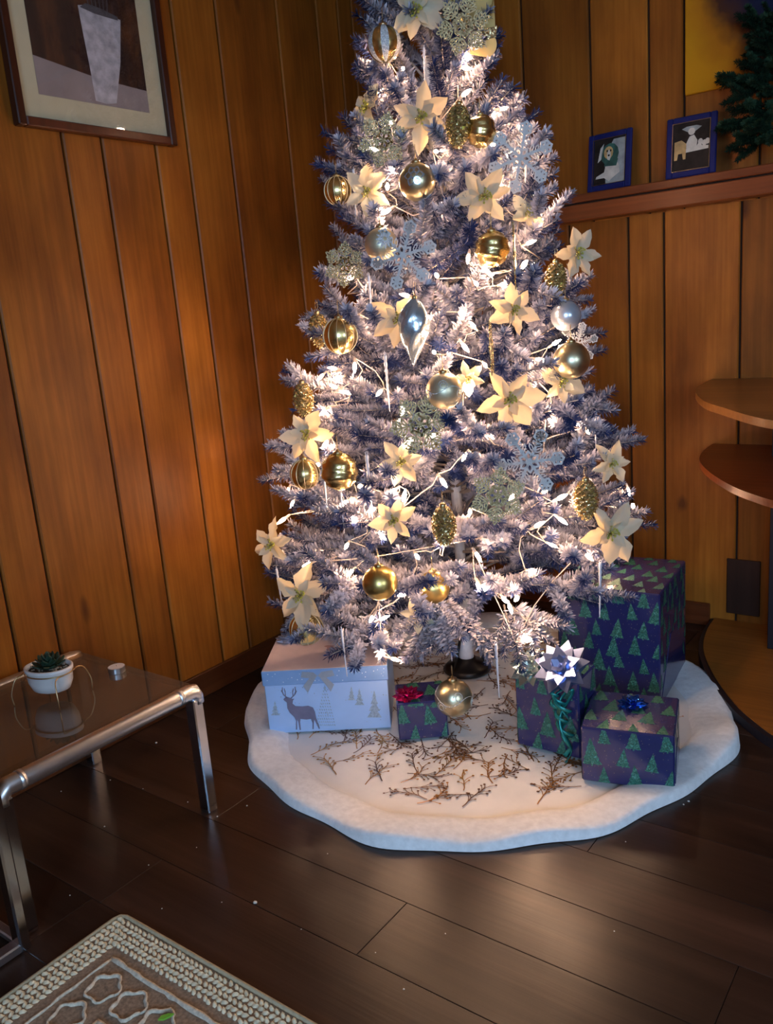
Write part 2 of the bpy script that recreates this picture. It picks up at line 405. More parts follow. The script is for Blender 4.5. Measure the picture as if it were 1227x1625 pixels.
y = 1.085; pre = []
for d in (.2, .13, .26, .17, .3, .13, .21, .25, .17, .13, .3, .2, .26, .17, .2, .3): y -= d; pre.append(y)
gl = [YF]+[v for v in reversed(pre) if v > YF+.05]+gl
for a_, b_ in zip(gl, gl[1:]): panel(wl, 'y', a_, b_, 0, ZC)
rest = [-.55, -.36, -.14, .02, .26, .45, .62, .9, 1.1, 1.35, 1.6, 1.75, 2.0, 2.2, 2.4, XR]
low = [XL, -1.97, -1.78, -1.55, -1.354, -1.133, -1.008, -.755]+rest
upp = [XL, -2.0, -1.86, -1.689, -1.515, -1.259, -1.055, -.939, -.704]+rest
for a_, b_ in zip(low, low[1:]): panel(wb, 'x', a_, b_, 0, 1.47)
for a_, b_ in zip(upp, upp[1:]): panel(wb, 'x', a_, b_, 1.47, ZC)
struct('baseboard_left', MB().cbox((XL, YF, 0), (XL+.013, YB, .086), .003), 'base')
struct('baseboard_back', MB().cbox((XL+.013, YB-.013, 0), (-.842, YB, .086), .003), 'ledge')
# ledge along the back wall: fascia board with a thinner shelf board above
lg = MB().cbox((XL, 2.92, 1.474), (XR, YB, 1.5285), .003)
ledge = struct('trim_1', lg, 'ledge')
MB().cbox((XL, 2.906, 1.533), (XR, YB, 1.56), .003).build('ledge_board', 'ledge', ledge)
MB().box((XL, 2.93, 1.5285), (XR, YB, 1.533)).build('painted_shadow', 'groove', ledge)  # dark strip painted in for the shade under the ledge board
# walls behind the camera with their windows
x0, x1, z0, z1 = .35, 2.35, .8, 2.3
fb = MB().box((XL, YF-.1, 0), (x0, YF, ZC)).box((x1, YF-.1, 0), (XR, YF, ZC)).box((x0, YF-.1, 0), (x1, YF, z0)).box((x0, YF-.1, z1), (x1, YF, ZC))
struct('wall_front', fb, 'wall')
w1 = struct('window_1', MB().box((x0, YF-.08, z0), (x0+.05, YF+.02, z1)).box((x1-.05, YF-.08, z0), (x1, YF+.02, z1)).box((x0, YF-.08, z0), (x1, YF+.02, z0+.05)).box((x0, YF-.08, z1-.05), (x1, YF+.02, z1)), 'winframe')
MB().box(((x0+x1)/2-.02, YF-.04, z0), ((x0+x1)/2+.02, YF, z1)).build('mullion', 'winframe', w1)
MB().box((x0+.05, YF-.03, z0+.05), (x1-.05, YF-.026, z1-.05)).build('pane', 'clear', w1)
y0, y1, z0, z1 = -.85, .25, .95, 2.05
fb = MB().box((XR, YF-.1, 0), (XR+.1, y0, ZC)).box((XR, y1, 0), (XR+.1, YB+.1, ZC)).box((XR, y0, 0), (XR+.1, y1, z0)).box((XR, y0, z1), (XR+.1, y1, ZC))
struct('wall_right', fb, 'wall')
w2 = struct('window_2', MB().box((XR-.02, y0, z0), (XR+.08, y0+.05, z1)).box((XR-.02, y1-.05, z0), (XR+.08, y1, z1)).box((XR-.02, y0, z0), (XR+.08, y1, z0+.05)).box((XR-.02, y0, z1-.05), (XR+.08, y1, z1)), 'winframe')
MB().box((XR+.026, y0+.05, z0+.05), (XR+.03, y1-.05, z1-.05)).build('pane', 'clear', w2)
# small dark wood access panel low on the back wall
tag(MB().cbox((-.785, YB-.008, .06), (-.672, YB, .265), .002).build('access_panel', 'darkw'), 'small dark wooden panel low on the back wall beneath the rounded shelves', 'panel')
# ------------------------------------------------------------------ rounded end shelf unit
unit = thing('corner_shelf_unit', 'brown wooden unit with two rounded shelves built against the back wall', 'shelf', (-.4, YB-.002, 0))
def smooth_poly(p, k=5):
    out = []
    for i in range(len(p)-1):
        a, b, c, d = p[max(i-1, 0)], p[i], p[i+1], p[min(i+2, len(p)-1)]
        for j in range(k):
            t = j/k
            out.append(tuple(.5*(2*b[q]+(c[q]-a[q])*t+(2*a[q]-5*b[q]+4*c[q]-d[q])*t*t+(3*b[q]-a[q]-3*c[q]+d[q])*t**3) for q in range(2)))
    return out+[p[-1]]
s1 = [(-.842, 3.0), (-.825, 2.80), (-.781, 2.609), (-.69, 2.385), (-.60, 2.245), (-.50, 2.10), (-.42, 2.02), (-.25, 1.92), (0, 1.86), (.3, 1.84)]
s2 = [(-.838, 3.0), (-.828, 2.85), (-.789, 2.68), (-.705, 2.50), (-.60, 2.335), (-.52, 2.245), (-.45, 2.185), (-.28, 2.09), (0, 2.03), (.3, 2.01)]
def shelf(pts, z, t, name, mat):
    p = [(x+.4, y-YB+.002) for x, y in smooth_poly(pts)]+[(.7, 0)]
    p[0] = (p[0][0], 0)
    mb = MB(); mb.mats = [mat]; mb.prism(p, z-t, z)
    return mb.build(name, mat, unit)
shelf(s1, .902, .02, 'shelf_board', 'shelfw'); shelf(s2, .677, .02, 'shelf_board', 'ledge')
b2 = [(x, y) for x, y in s2]
shelf(b2, .028, .027, 'kick_base', 'darkp')
shelf([(x+.012*(1 if x < -.2 else .3), y+.012*(0 if y > 2.99 else 1)) for x, y in b2], .032, .0035, 'base_board', 'plat')
for za, zb in ((.0325, .657), (.677, .882)):
    MB().cbox((-.20, -.212, za), (.70, 0, zb), .002).build('support_panel', 'darkp', unit)
# ------------------------------------------------------------------ tree
AX = Vector((-1.429, 2.244, 0))
PR = [(0, .42), (.15, .50), (.3, .58), (.44, .605), (.6, .575), (.757, .545), (.92, .49), (1.06, .455), (1.152, .42), (1.28, .39), (1.38, .355), (1.5, .315), (1.65, .29), (1.73, .24), (1.82, .198), (1.97, .18), (2.07, .15), (2.3, .05), (2.6, .01)]
def TR(z):
    z = max(0, min(2.59, z))
    for (a, ra), (b, rb) in zip(PR, PR[1:]):
        if a <= z <= b: return ra+(rb-ra)*(z-a)/(b-a)
def tree_at(px, py, k=1., extra=0.):
    d = ray(px, py).normalized(); best = None; bd = 9
    t = 1.2
    while t < 3.6:
        p = CAM+d*t; e = math.hypot(p.x-AX.x, p.y-AX.y)-(k*TR(p.z)+extra)
        if e <= 0: return p
        if e < bd: bd, best = e, p
        t += .004
    return best
def branch_mesh(L, seed, needle_mat='needle', dens=1.0, nlen=1.0):
    rs = random.Random(seed); mb = MB(); mb.mats = ['bark' if needle_mat == 'needle' else 'darkw', needle_mat]
    sag = rs.uniform(-.04, .10)*L; rs_off = rs.uniform(-.03, .03)
    def main(t): return Vector((L*t, rs_off*math.sin(t*3), -sag*t*t+.06*L*t))
    n = 7; pts = [main(i/n) for i in range(n+1)]
    mb.cur = 0; mb.tube(pts, [.0045*(1-.6*i/n) for i in range(n+1)], 5)
    twigs = [([main(.55+.45*i/6) for i in range(7)], rs.uniform(-.1, .2))]
    t = .26; side = 1
    while t < .93:
        base = main(t); ln = min(.17, (1-t)*L*.6+.075)*rs.uniform(.8, 1.15)
        for sd in (side, -side):
            ang = rs.uniform(.5, .9)*sd; el = rs.uniform(-.5, .55)
            dr = Vector((math.cos(ang)*math.cos(el), math.sin(ang)*math.cos(el), math.sin(el)))
            cv = Vector((.3, 0, .3*rs.uniform(-.6, 1)))
            twigs.append(([base+dr*(ln*q/4)+cv*(ln*.5*(q/4)**2) for q in range(5)], rs.uniform(-.35, .3)))
            if rs.random() < .25: break
        t += .085/max(L, .25)*rs.uniform(.85, 1.2); side = -side
    att = []
    for pts, _ in twigs:
        mb.cur = 0; mb.tube(pts, [.003*(1-.5*i/(len(pts)-1)) for i in range(len(pts))], 4, cap=False)
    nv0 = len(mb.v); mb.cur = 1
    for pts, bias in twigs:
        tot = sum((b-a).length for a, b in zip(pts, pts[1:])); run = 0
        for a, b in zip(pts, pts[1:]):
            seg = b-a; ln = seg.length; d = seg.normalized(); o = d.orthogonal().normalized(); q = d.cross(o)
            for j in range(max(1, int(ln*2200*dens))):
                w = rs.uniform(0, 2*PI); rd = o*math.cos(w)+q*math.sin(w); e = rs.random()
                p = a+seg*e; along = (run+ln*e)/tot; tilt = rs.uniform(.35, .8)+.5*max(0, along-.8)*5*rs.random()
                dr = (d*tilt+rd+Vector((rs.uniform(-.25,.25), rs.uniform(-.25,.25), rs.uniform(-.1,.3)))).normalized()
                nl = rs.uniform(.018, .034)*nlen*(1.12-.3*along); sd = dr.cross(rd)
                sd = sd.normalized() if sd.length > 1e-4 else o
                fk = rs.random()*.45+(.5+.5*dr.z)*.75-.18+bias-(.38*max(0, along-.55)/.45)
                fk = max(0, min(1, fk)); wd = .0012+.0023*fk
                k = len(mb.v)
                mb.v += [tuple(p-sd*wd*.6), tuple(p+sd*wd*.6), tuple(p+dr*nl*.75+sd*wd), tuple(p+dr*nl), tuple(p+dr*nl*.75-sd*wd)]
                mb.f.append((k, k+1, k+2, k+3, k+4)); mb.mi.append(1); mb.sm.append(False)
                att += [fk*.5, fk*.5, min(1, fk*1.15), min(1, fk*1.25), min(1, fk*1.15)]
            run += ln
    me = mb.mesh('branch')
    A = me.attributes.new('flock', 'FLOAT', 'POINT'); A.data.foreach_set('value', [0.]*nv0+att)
    return me
LENS = [.60, .52, .44, .36, .29, .22, .16]
BM = {L: [branch_mesh(L, 100*i+j) for j in range(4 if L > .3 else 3)] for i, L in enumerate(LENS)}
tree = thing('christmas_tree', 'white flocked artificial christmas tree with bluish needles standing in the panelled corner', 'christmas tree', AX)
MB().lathe([(.017, .06), (.017, 1.2), (.012, 2.3), (.004, 2.42)], 14).build('trunk', 'whitem', tree)
MB().lathe([(.024, .052), (.026, .07), (.0235, .075), (.0235, .24), (.027, .245), (.027, .262), (.018, .27)], 16).build('trunk_sleeve', 'whitem', tree)
MB().lathe([(.078, .013), (.082, .02), (.07, .034), (.03, .05), (.03, .06)], 28, sx=1.0).build('stand_base', 'blackm', tree)
for k in range(3):
    a = k*2.094+.4
    MB().tube([(math.cos(a)*.02, math.sin(a)*.02, .15), (math.cos(a)*.068, math.sin(a)*.068, .03)], .005, 6).build('stand_brace', 'blackm', tree)
rt = random.Random(21)
z = .36; lev = 0
while z < 2.34:
    R = TR(z); nb = max(5, int(2*PI*R/.19)); a0 = rt.random()*6.28
    for k in range(nb):
        az = a0+2*PI*(k+rt.uniform(-.3, .3))/nb
        cam_az = math.atan2(-AX.y, -AX.x)
        if lev == 0 and abs((az-cam_az+PI) % (2*PI)-PI) < .34: continue
        if lev == 0 and math.cos(az)*RT.x+math.sin(az)*RT.y > .62: continue
        r = R*rt.uniform(.84, 1.07); zt = z+rt.uniform(-.05, .05)
        up = .02+.10*(z/2.3)+rt.uniform(-.03, .04)
        if z < .44: up = -.03+rt.uniform(-.04, .03)
        zr = max(.26, zt-up-(.10*R))
        if z > 1.5: zr = zt-.13-rt.uniform(0, .05)
        vec = Vector((math.cos(az)*(r-.02), math.sin(az)*(r-.02), zt-zr)); Lw = vec.length
        L = min(LENS, key=lambda q: abs(q-Lw)); s = Lw/L
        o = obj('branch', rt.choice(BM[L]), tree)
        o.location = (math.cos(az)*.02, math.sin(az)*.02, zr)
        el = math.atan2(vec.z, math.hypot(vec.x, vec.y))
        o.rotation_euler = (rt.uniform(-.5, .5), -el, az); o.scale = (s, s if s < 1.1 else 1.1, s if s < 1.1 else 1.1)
    z += .125 if z < 1.4 else .10; lev += 1
for k in range(5):
    o = obj('branch', BM[.22][k % 2], tree); a = k*1.26
    o.location = (0, 0, 2.28); o.rotation_euler = (0, -1.15, a)
# drooping low branches in front
for px, py, px2, py2 in ((600, 960, 565, 1025), (705, 930, 700, 1030), (700, 935, 712, 1015), (800, 950, 868, 1010), (800, 960, 825, 1022), (690, 935, 672, 985), (500, 930, 480, 985)):
    p = tree_at(px, py, .72)-AX; q = tree_at(px2, py2, .92)-AX; v = q-p; Lw = v.length
    L = min(LENS, key=lambda e: abs(e-Lw)); s = Lw/L
    o = obj('branch', BM[L][0], tree); o.location = p
    o.rotation_euler = (0, -math.atan2(v.z, math.hypot(v.x, v.y)), math.atan2(v.y, v.x)); o.scale = (s, s, s)
# ------------------------------------------------------------------ string lights
def bulb_meshes():
    b = MB(); b.mats = ['bulb']; b.lathe([(.003, .000), (.0046, .005), (.005, .011), (.0042, .018), (.0022, .025), (.0004, .029)], 8)
    s = MB(); s.mats = ['wire']; s.lathe([(.0022, -.016), (.0036, -.012), (.0038, -.001), (.0034, .001)], 8)
    return b.mesh('bulb'), s.mesh('socket')
BME, SME = bulb_meshes()
bpx = [(579,101),(610,142),(734,107),(734,152),(822,201),(794,173),(613,108),(621,198),(625,272),(740,92),(615,300),(619,332),(708,330),(845,313),(836,387),(744,404),(767,425),(754,448),(795,452),(565,503),(730,496),(754,520),(788,291),(690,240),(845,350),
 (563,576),(534,615),(517,650),(605,620),(639,646),(730,667),(740,615),(654,697),(734,546),(768,577),(877,547),(851,570),(842,618),(914,674),(931,682),(738,655),(690,560),(560,440),(650,470),(830,420),(600,240),(640,110),(780,230),
 (459,774),(466,795),(573,771),(628,776),(552,795),(862,781),(885,792),(996,774),(453,822),(480,786),(495,894),(560,821),(552,863),(640,796),(629,944),(593,977),(607,1030),(621,1045),(595,807),(755,877),(757,925),(798,948),(822,948),(849,836),(887,822),(872,863),(1005,805),(829,1017),(700,760),(740,720),(660,880),(780,690),(930,880),(520,700),(840,905),(690,690),(560,905),(808,960),(770,940)]
strings = [('fairy_light_string', 'string of warm white mini lights wound round the upper third of the tree', lambda y: y < 400),
           ('fairy_light_string', 'string of warm white mini lights wound round the middle of the tree', lambda y: 400 <= y < 700),
           ('fairy_light_string', 'string of warm white mini lights on the lowest branches above the gifts', lambda y: y >= 700)]
rb = random.Random(5)
for nm, lab, cond in strings:
    root = thing(nm, lab, 'string lights', AX, group='mini light strings on the tree')
    P = [tree_at(x, y, .93) for x, y in bpx if cond(y) and (x, y) not in ((607, 1030), (621, 1045))]
    extra = []
    for p in P[::2]:   # extra unseen bulbs added round the back and inside to make the tree glow
        a = rb.uniform(0, 6.28); r = TR(p.z)*rb.uniform(.55, .9); extra.append(Vector((AX.x+math.cos(a)*r, AX.y+math.sin(a)*r, p.z+rb.uniform(-.05, .05))))
    P += extra
    # order: nearest-neighbour chain
    rem = P[:]; rem.sort(key=lambda p: -p.z); ch = [rem.pop(0)]
    while rem:
        c = min(rem, key=lambda p: (p-ch[-1]).length); rem.remove(c); ch.append(c)
    path = []
    for i, p in enumerate(ch):
        dr = Vector((p.x-AX.x, p.y-AX.y, 0)).normalized()
        dirv = (dr*.7+Vector((rb.uniform(-.8, .8), rb.uniform(-.8, .8), rb.uniform(-.9, .6)))).normalized()
        b = obj('bulb', BME, root); b.location = p-AX
        sc = rb.uniform(.9, 1.2); b.scale = (sc,)*3
        b.rotation_euler = dirv.to_track_quat('Z', 'X').to_euler()
        obj('socket', SME, b)
        end = p-dirv*.016*sc
        path.append(end-AX)
        if i+1 < len(ch):
            q = ch[i+1]
            for t in (.35, .68):
                mdp = p.lerp(q, t); r = math.hypot(mdp.x-AX.x, mdp.y-AX.y); lim = .86*TR(mdp.z)
                e = Vector((mdp.x-AX.x, mdp.y-AX.y, 0)); e = e.normalized()*max(min(r, 9), lim*.9) if False else e.normalized()*(.80*TR(mdp.z)) if e.length > 1e-3 else e
                path.append(Vector((e.x, e.y, mdp.z-.015*rb.random())))
    sm = []
    for i in range(len(path)-1):
        sm += [path[i].lerp(path[i+1], t) for t in (0, .5)]
    MB().tube(sm, .0017, 5).build('wire', 'wire', root)
    if cond(1000):   # loose end hanging in front of the deer box
        a_ = tree_at(600, 945, .93); q1 = tree_at(607, 1030, .93); q2 = tree_at(621, 1045, .93)
        hang = smooth3([a_, a_.lerp(q1, .4)+Vector((0, 0, -.01)), a_.lerp(q1, .75), q1, q1.lerp(q2, .5), q2])
        MB().tube([h_-AX for h_ in hang], .0017, 5).build('wire', 'wire', root)
        for q, dv in ((q1, RT*-.3+UP*-1), (q2, RT+UP*-.25), (a_.lerp(q1, .45), RT*.9+UP*.4)):
            b = obj('bulb', BME, root); b.location = q-AX; b.rotation_euler = Vector(dv).to_track_quat('Z', 'X').to_euler(); obj('socket', SME, b)
# ------------------------------------------------------------------ ornaments
def to_cam_rot(p, k=.55, spin=0.):
    c = (CAM-p).normalized(); r = Vector((p.x-AX.x, p.y-AX.y, .05)).normalized()
    n = (c*k+r*(1-k)).normalized(); q = n.to_track_quat('Z', 'Y')
    return (q.to_matrix() @ Matrix.Rotation(spin, 3, 'Z')).to_euler()
def loop(root, z, h=.035, mat='goldw'):
    pts = [(0, 0, z), (.004, 0, z+h*.4), (.003, 0, z+h*.9), (0, 0, z+h), (-.003, 0, z+h*.9), (-.004, 0, z+h*.4), (0, 0, z)]
    MB().tube(pts, .0007, 4).build('hanging_loop', mat, root)
def ball(px, py, rp, kind, label, k=1.0, ex=.02):
    p = tree_at(px, py, k, ex+(.03 if k >= .95 else 0)); r = rp/FPX*depth(p)
    root = thing('bauble', label, 'ornament', p, group='ball ornaments on the tree')
    rot = math.atan2(-p.y, -p.x)
    root.rotation_euler = (0, 0, rot+rb.uniform(-.3, .3))
    mat = {'matte': 'champ', 'gold': 'goldm', 'lines': 'gold', 'wide': 'gold', 'wave': 'gold', 'petal': 'champ', 'snow': 'pearl', 'pearl': 'pearl', 'silver': 'silver', 'scroll': 'champ'}[kind]
    mb = MB(); mb.mats = [mat]
    mb.sphere((0,0,0), r, 36, 24)
    if kind == 'wave':   # swirled ribs
        o = []
        for x, y_, z_ in mb.v:
            a = math.atan2(y_, x); zz = z_/r
            f = 1+.05*math.sin(a*2+13*zz+1.6*math.sin(a*2+zz*4))
            o.append((x*f, y_*f, z_*f))
        mb.v = o
    if kind == 'lines':
        o = []
        for x, y_, z_ in mb.v:
            a = math.atan2(y_, x); f = 1-.02*abs(math.sin(a*6))**.6*(1-abs(z_/r)**4); o.append((x*f, y_*f, z_))
        mb.v = o
    mb.build('glass_ball', mat, root)
    def on(a, e, s=1.004): return (r*s*math.cos(e)*math.cos(a), r*s*math.cos(e)*math.sin(a), r*s*math.sin(e))
    if kind in ('lines', 'wide'):
        n = 12 if kind == 'lines' else 6
        for i in range(n):
            a = 2*PI*i/n
            if kind == 'lines':
                MB().tube([on(a, -1.45+2.9*q/14) for q in range(15)], .0011, 4).build('stripe', 'pearl', root)
            else:
                vs, fs = [], []
                for q in range(15):
                    e = -1.4+2.8*q/14
                    for w in (-.24, 0, .24): vs.append(on(a+w, e, 1.012))
                for q in range(14):
                    for w in (0, 1): fs.append((q*3+w, q*3+w+1, q*3+w+4, q*3+w+3))
                s_ = MB(); s_.mats = ['white_gl']; s_.add(vs, fs, True); s_.build('stripe', 'white_gl', root)
    if kind in ('petal', 'snow'):
        # pale painted star of petals facing the room, set a little off the front
        for i in range(6 if kind == 'petal' else 12):
            w = 2*PI*i/(6 if kind == 'petal' else 12); vs = []
            for q in range(9):
                t = q/8; rad = .12+.5*t; hw = (.20 if kind == 'petal' else .085)*math.sin(PI*min(.98, t*.9+.1))
                for sg in (-1, 1):
                    a, e = rad*math.cos(w)-sg*hw*math.sin(w), .25+rad*math.sin(w)+sg*hw*math.cos(w)
                    vs.append(on(a, e, 1.006))
            s_ = MB(); s_.mats = ['silversat' if kind == 'petal' else 'white_gl']
            s_.add(vs, [(2*q, 2*q+1, 2*q+3, 2*q+2) for q in range(8)], True); s_.build('painted_petal', None, root)
    if kind in ('scroll', 'pearl'):
        s_ = MB(); s_.mats = ['white_gl']
        s_.tube([on(2*PI*q/40, .12+.18*math.sin(2*PI*q/40*3)) for q in range(41)], .0010, 4)
        for i in range(6):
            c = i*PI/3; sg = 1 if i % 2 else -1
            s_.tube([on(c+sg*(.30-.022*q/2)*math.cos(q*.55), -.28*sg+.12+(.30-.011*q)*math.sin(q*.55)) for q in range(18)], .0010, 4)
        s_.build('glitter_scroll', 'white_gl', root)
    MB().lathe([(r*.24, r*.96), (r*.25, r*1.10), (r*.10, r*1.14), (r*.05, r*1.25)], 12).build('cap', 'goldw', root)
    loop(root, r*1.2)
    return root
for a in [
 (610, 70, 27, 'wide', 'gold ball with wide white vertical bands near the top left of the tree', 1., .045),
 (763, 208, 24, 'wave', 'mirrored gold ball right of the glitter pinecone near the tree top', .98, .02),
 (662, 289, 29, 'petal', 'champagne ball with pale blue petals below the uppermost centre flower'),
 (536, 303, 22, 'lines', 'gold ribbed ball at upper left edge of the tree beside an icicle', .95, 0),
 (605, 388, 26, 'snow', 'pearl ball with white frost star left of the white snowflake'),
 (781, 395, 27, 'wave', 'gold ball with silvery swirls on the upper right under a flower', 1., .02),
 (540, 533, 28, 'lines', 'gold ribbed ball with thin pale lines above the left glitter pinecone', 1., .015),
 (705, 620, 29, 'pearl', 'pearly ball glowing beside a bulb at the centre of the tree', 1., .02),
 (898, 501, 24, 'silver', 'pale silver blue ball on the right above a larger champagne ball', .98, .0),
 (907, 572, 29, 'matte', 'plain matte champagne ball at right edge of the tree against the wall', 1., .0),
 (484, 752, 24, 'lines', 'gold ribbed ball at the left edge below a cream flower, beside a swirled ball', 1., 0),
 (539, 748, 29, 'wave', 'gold ball with wavy swirls on the lower left, beside a ribbed ball', 1., .02),
 (603, 925, 28, 'gold', 'plain matte gold ball low on the tree above the deer box', 1., .02),
 (486, 997, 27, 'lines', 'gold ribbed ball hanging under a cream flower over the deer box', 1., .0),
 (720, 1107, 30, 'scroll', 'champagne ball with white scrollwork hanging lowest, in front of the tree stand', .93, .0),
 (688, 932, 26, 'gold', 'gold ball partly hidden behind the low front branch', .80, .0)]:
    ball(*a)
def finial(px, py, hp, label):
    p = tree_at(px, py, 1., .03); h = hp/FPX*depth(p)
    root = thing('finial_ornament', label, 'ornament', p, (0, .1, 0))
    vs, fs, n, mm = [], [], 24, 26
    for i in range(mm+1):
        t = i/mm; z_ = (.5-t)*h; r = h*.225*(math.sin(PI*min(1, t*1.25+.05))**.8 if t < .45 else max(.02, ((1-t)/.55)**.85))
        for k in range(n):
            a = 2*PI*k/n; f = 1+.24*abs(math.sin(2.5*a+7*t))**.8-.1; vs.append((r*f*math.cos(a), r*f*math.sin(a), z_))
    for i in range(mm):
        for k in range(n): q = (k+1) % n; fs.append((i*n+k, (i+1)*n+k, (i+1)*n+q, i*n+q))
    mb = MB(); mb.mats = ['silversat']; mb.add(vs, fs, True); mb.build('twisted_body', 'silversat', root)
    MB().lathe([(.006, h*.48), (.007, h*.54), (.002, h*.56)], 10).build('cap', 'goldw', root); loop(root, h*.54)
finial(657, 528, 104, 'silver blue twisted teardrop ornament in front of a cream flower')
def cone_meshes():
    mb = MB(); mb.mats = ['cone_gl']
    def rad(t): return .0165*(math.sin(PI*min(.97, .14+t*.86))**.65)
    mb.lathe([(rad(i/12)*.74+.0005, .5*.062-.062*i/12) for i in range(13)], 14)
    g = 0
    for i in range(12):
        t = .03+i/12.6; r = rad(t); nn = 8
        for k in range(nn):
            a = 2*PI*(k+.5*(i % 2))/nn; z_ = .031-.062*t; w = r*.42
            c, s = math.cos(a), math.sin(a)
            def P(rr, tt, zz): return (c*rr-s*tt, s*rr+c*tt, zz)
            mb.add([P(r*.75, -w, z_+.002), P(r*.75, w, z_+.002), P(r*1.14, w*.75, z_-.0012), P(r*1.27, 0, z_-.0042), P(r*1.14, -w*.75, z_-.0012), P(r*.7, 0, z_-.0048)],
                   [(0, 4, 3, 2, 1), (0, 5, 4), (4, 5, 3), (3, 5, 2), (2, 5, 1)])
    cp = MB(); cp.mats = ['goldw']; cp.lathe([(.005, .030), (.0055, .036), (.002, .038)], 10)
    return mb.mesh('scales'), cp.mesh('cap')
CSM, CCM = cone_meshes()
def cone(px, py, hp, label, k=1., ex=.015, tilt=0.):
    p = tree_at(px, py, k, ex+.02); s = hp/FPX*depth(p)/.064
    root = thing('pinecone_ornament', label, 'ornament', p, (0, tilt, rb.uniform(0, 6)), 'glittered pinecone ornaments')
    a = obj('scales', CSM, root); a.scale = (s,)*3
    b = obj('cap', CCM, root); b.scale = (s,)*3
    loop(root, .036*s, .03)
cone(727, 202, 66, 'gold glitter pinecone right of the uppermost centre flower', 1., .02, .1)
cone(882, 447, 58, 'gold glitter pinecone under the far right upper flower', 1., .01, .05)
cone(506, 526, 54, 'gold glitter pinecone half behind a ribbed ball on the left edge', .95, 0)
cone(482, 636, 56, 'gold glitter pinecone hanging against the left wall above a flower', 1., 0)
cone(705, 836, 66, 'gold glitter pinecone at lower centre of the tree', 1., .02)
cone(930, 795, 66, 'gold glitter pinecone at lower right above a large cream flower', 1., .02)
def icicle_mesh():
    mb = MB(); mb.mats = ['ice']; vs, fs, n, mm = [], [], 4, 34
    for i in range(mm+1):
        t = i/mm; r = .0042*(1-.72*t); a0 = t*13
        for k in range(n): a = a0+PI/2*k; vs.append((r*math.cos(a), r*math.sin(a), .0-.12*t))
    for i in range(mm):
        for k in range(n): q = (k+1) % n; fs.append((i*n+k, (i+1)*n+k, (i+1)*n+q, i*n+q))
    fs.append(tuple(range(n))); mb.add(vs, fs, True)
    mb.tube([(.0, .003*math.sin(a), .003-.003*math.cos(a)) for a in [2*PI*i/10 for i in range(11)]], .001, 4)
    return mb.mesh('icicle_ornament')
ICE = icicle_mesh()
for px, y0_, y1_, k, lab in [
 (561, 268, 352, 1., 'white twisted icicle beside the upper left ribbed ball'),
 (585, 437, 520, 1., 'white twisted icicle left of the twisted teardrop ornament'),
 (611, 563, 655, 1., 'white twisted icicle left of centre below the silver blue teardrop'),
 (946, 655, 716, 1., 'white icicle at the right edge below a protruding branch tip'),
 (512, 735, 818, 1., 'white twisted icicle hanging between two gold balls at lower left'),
 (582, 722, 832, 1., 'white twisted icicle left of an amber lit flower'),
 (542, 998, 1080, .97, 'white twisted icicle hanging in front of the deer box'),
 (439, 903, 976, 1., 'white icicle hanging at the far left edge below a cream flower'),
 (953, 893, 986, 1., 'white icicle hanging in front of the tallest navy gift'),
 (787, 1022, 1115, .93, 'white twisted icicle hanging low over the skirt right of the stand'),
 (673, 75, 142, 1., 'white icicle near the top centre of the tree'),
 (835, 262, 352, 1., 'white icicle at the upper right edge below the white snowflake'),
 (541, 782, 850, 1., 'white icicle directly below the wavy swirled gold ball')]:
    p = tree_at(px, y0_, k, .012); s = (y1_-y0_)/FPX*depth(p)/.122
    o = tag(obj('icicle_ornament', ICE, None, p, (rb.uniform(-.04, .04), rb.uniform(-.04, .04), rb.uniform(0, 3))), lab, 'ornament', 'white twisted icicles'); o.scale = (max(.8, s), max(.8, s), s)
def flake_meshes(kind, R=1.):
    mat = 'white_gl' if kind == 'white' else 'gold_gl'; th = .035
    arm = MB(); arm.mats = [mat]; hub = MB(); hub.mats = [mat]
    def lozenge(c, ang, l, w, hole=.55):
        mt = Matrix.Translation((c[0], c[1], 0)) @ Matrix.Rotation(ang, 4, 'Z')
        o = [(0, 0), (l*.3, w), (l*.7, w), (l, 0), (l*.7, -w), (l*.3, -w)]; cx = l/2
        i_ = [(cx+(x-cx)*hole, y_*hole) for x, y_ in o]
        vs = [mt @ Vector((x, y_, s*th/2)) for s in (-1, 1) for x, y_ in o+i_]
        fs = []
        for q in range(6):
            r_ = (q+1) % 6
            fs += [(q, r_, 6+r_, 6+q)[::-1], (12+q, 12+r_, 18+r_, 18+q), (q, r_, 12+r_, 12+q), (6+q, 18+q, 18+r_, 6+r_)]
        return vs, fs
    if kind == 'white':
        arm.box((.12, -.035, -th/2), (.78, .035, th/2))
        for a in (-.85, .85): arm.add(*lozenge((.30, 0), a, .30, .05)); arm.add(*lozenge((.48, 0), a, .20, .045))
        for i in range(6): arm.add(*lozenge((.80, 0), i*PI/3, .22, .085, .35))
        for i in range(6): hub.add(*lozenge((0, 0), i*PI/3+PI/6, .34, .085, .5))
    else:
        arm.box((.10, -.028, -th/2), (.86, .028, th/2))
        for x_, l in ((.22, .22), (.40, .32), (.58, .30), (.74, .22)):
            for a in (-.95, .95): arm.add(*lozenge((x_, 0), a, l*1.1, .065, .35))
        arm.add(*lozenge((.80, 0), 0, .22, .07, .4))
        for a in (-.6, .6): arm.add(*lozenge((.50, .26 if a > 0 else -.26), a*.2, .22, .05, .4))
        for i in range(6): hub.add(*lozenge((0, 0), i*PI/3+PI/6, .40, .10, .45))
    return arm.mesh('arm'), hub.mesh('hub')
FLK = {k: flake_meshes(k) for k in ('white', 'gold')}
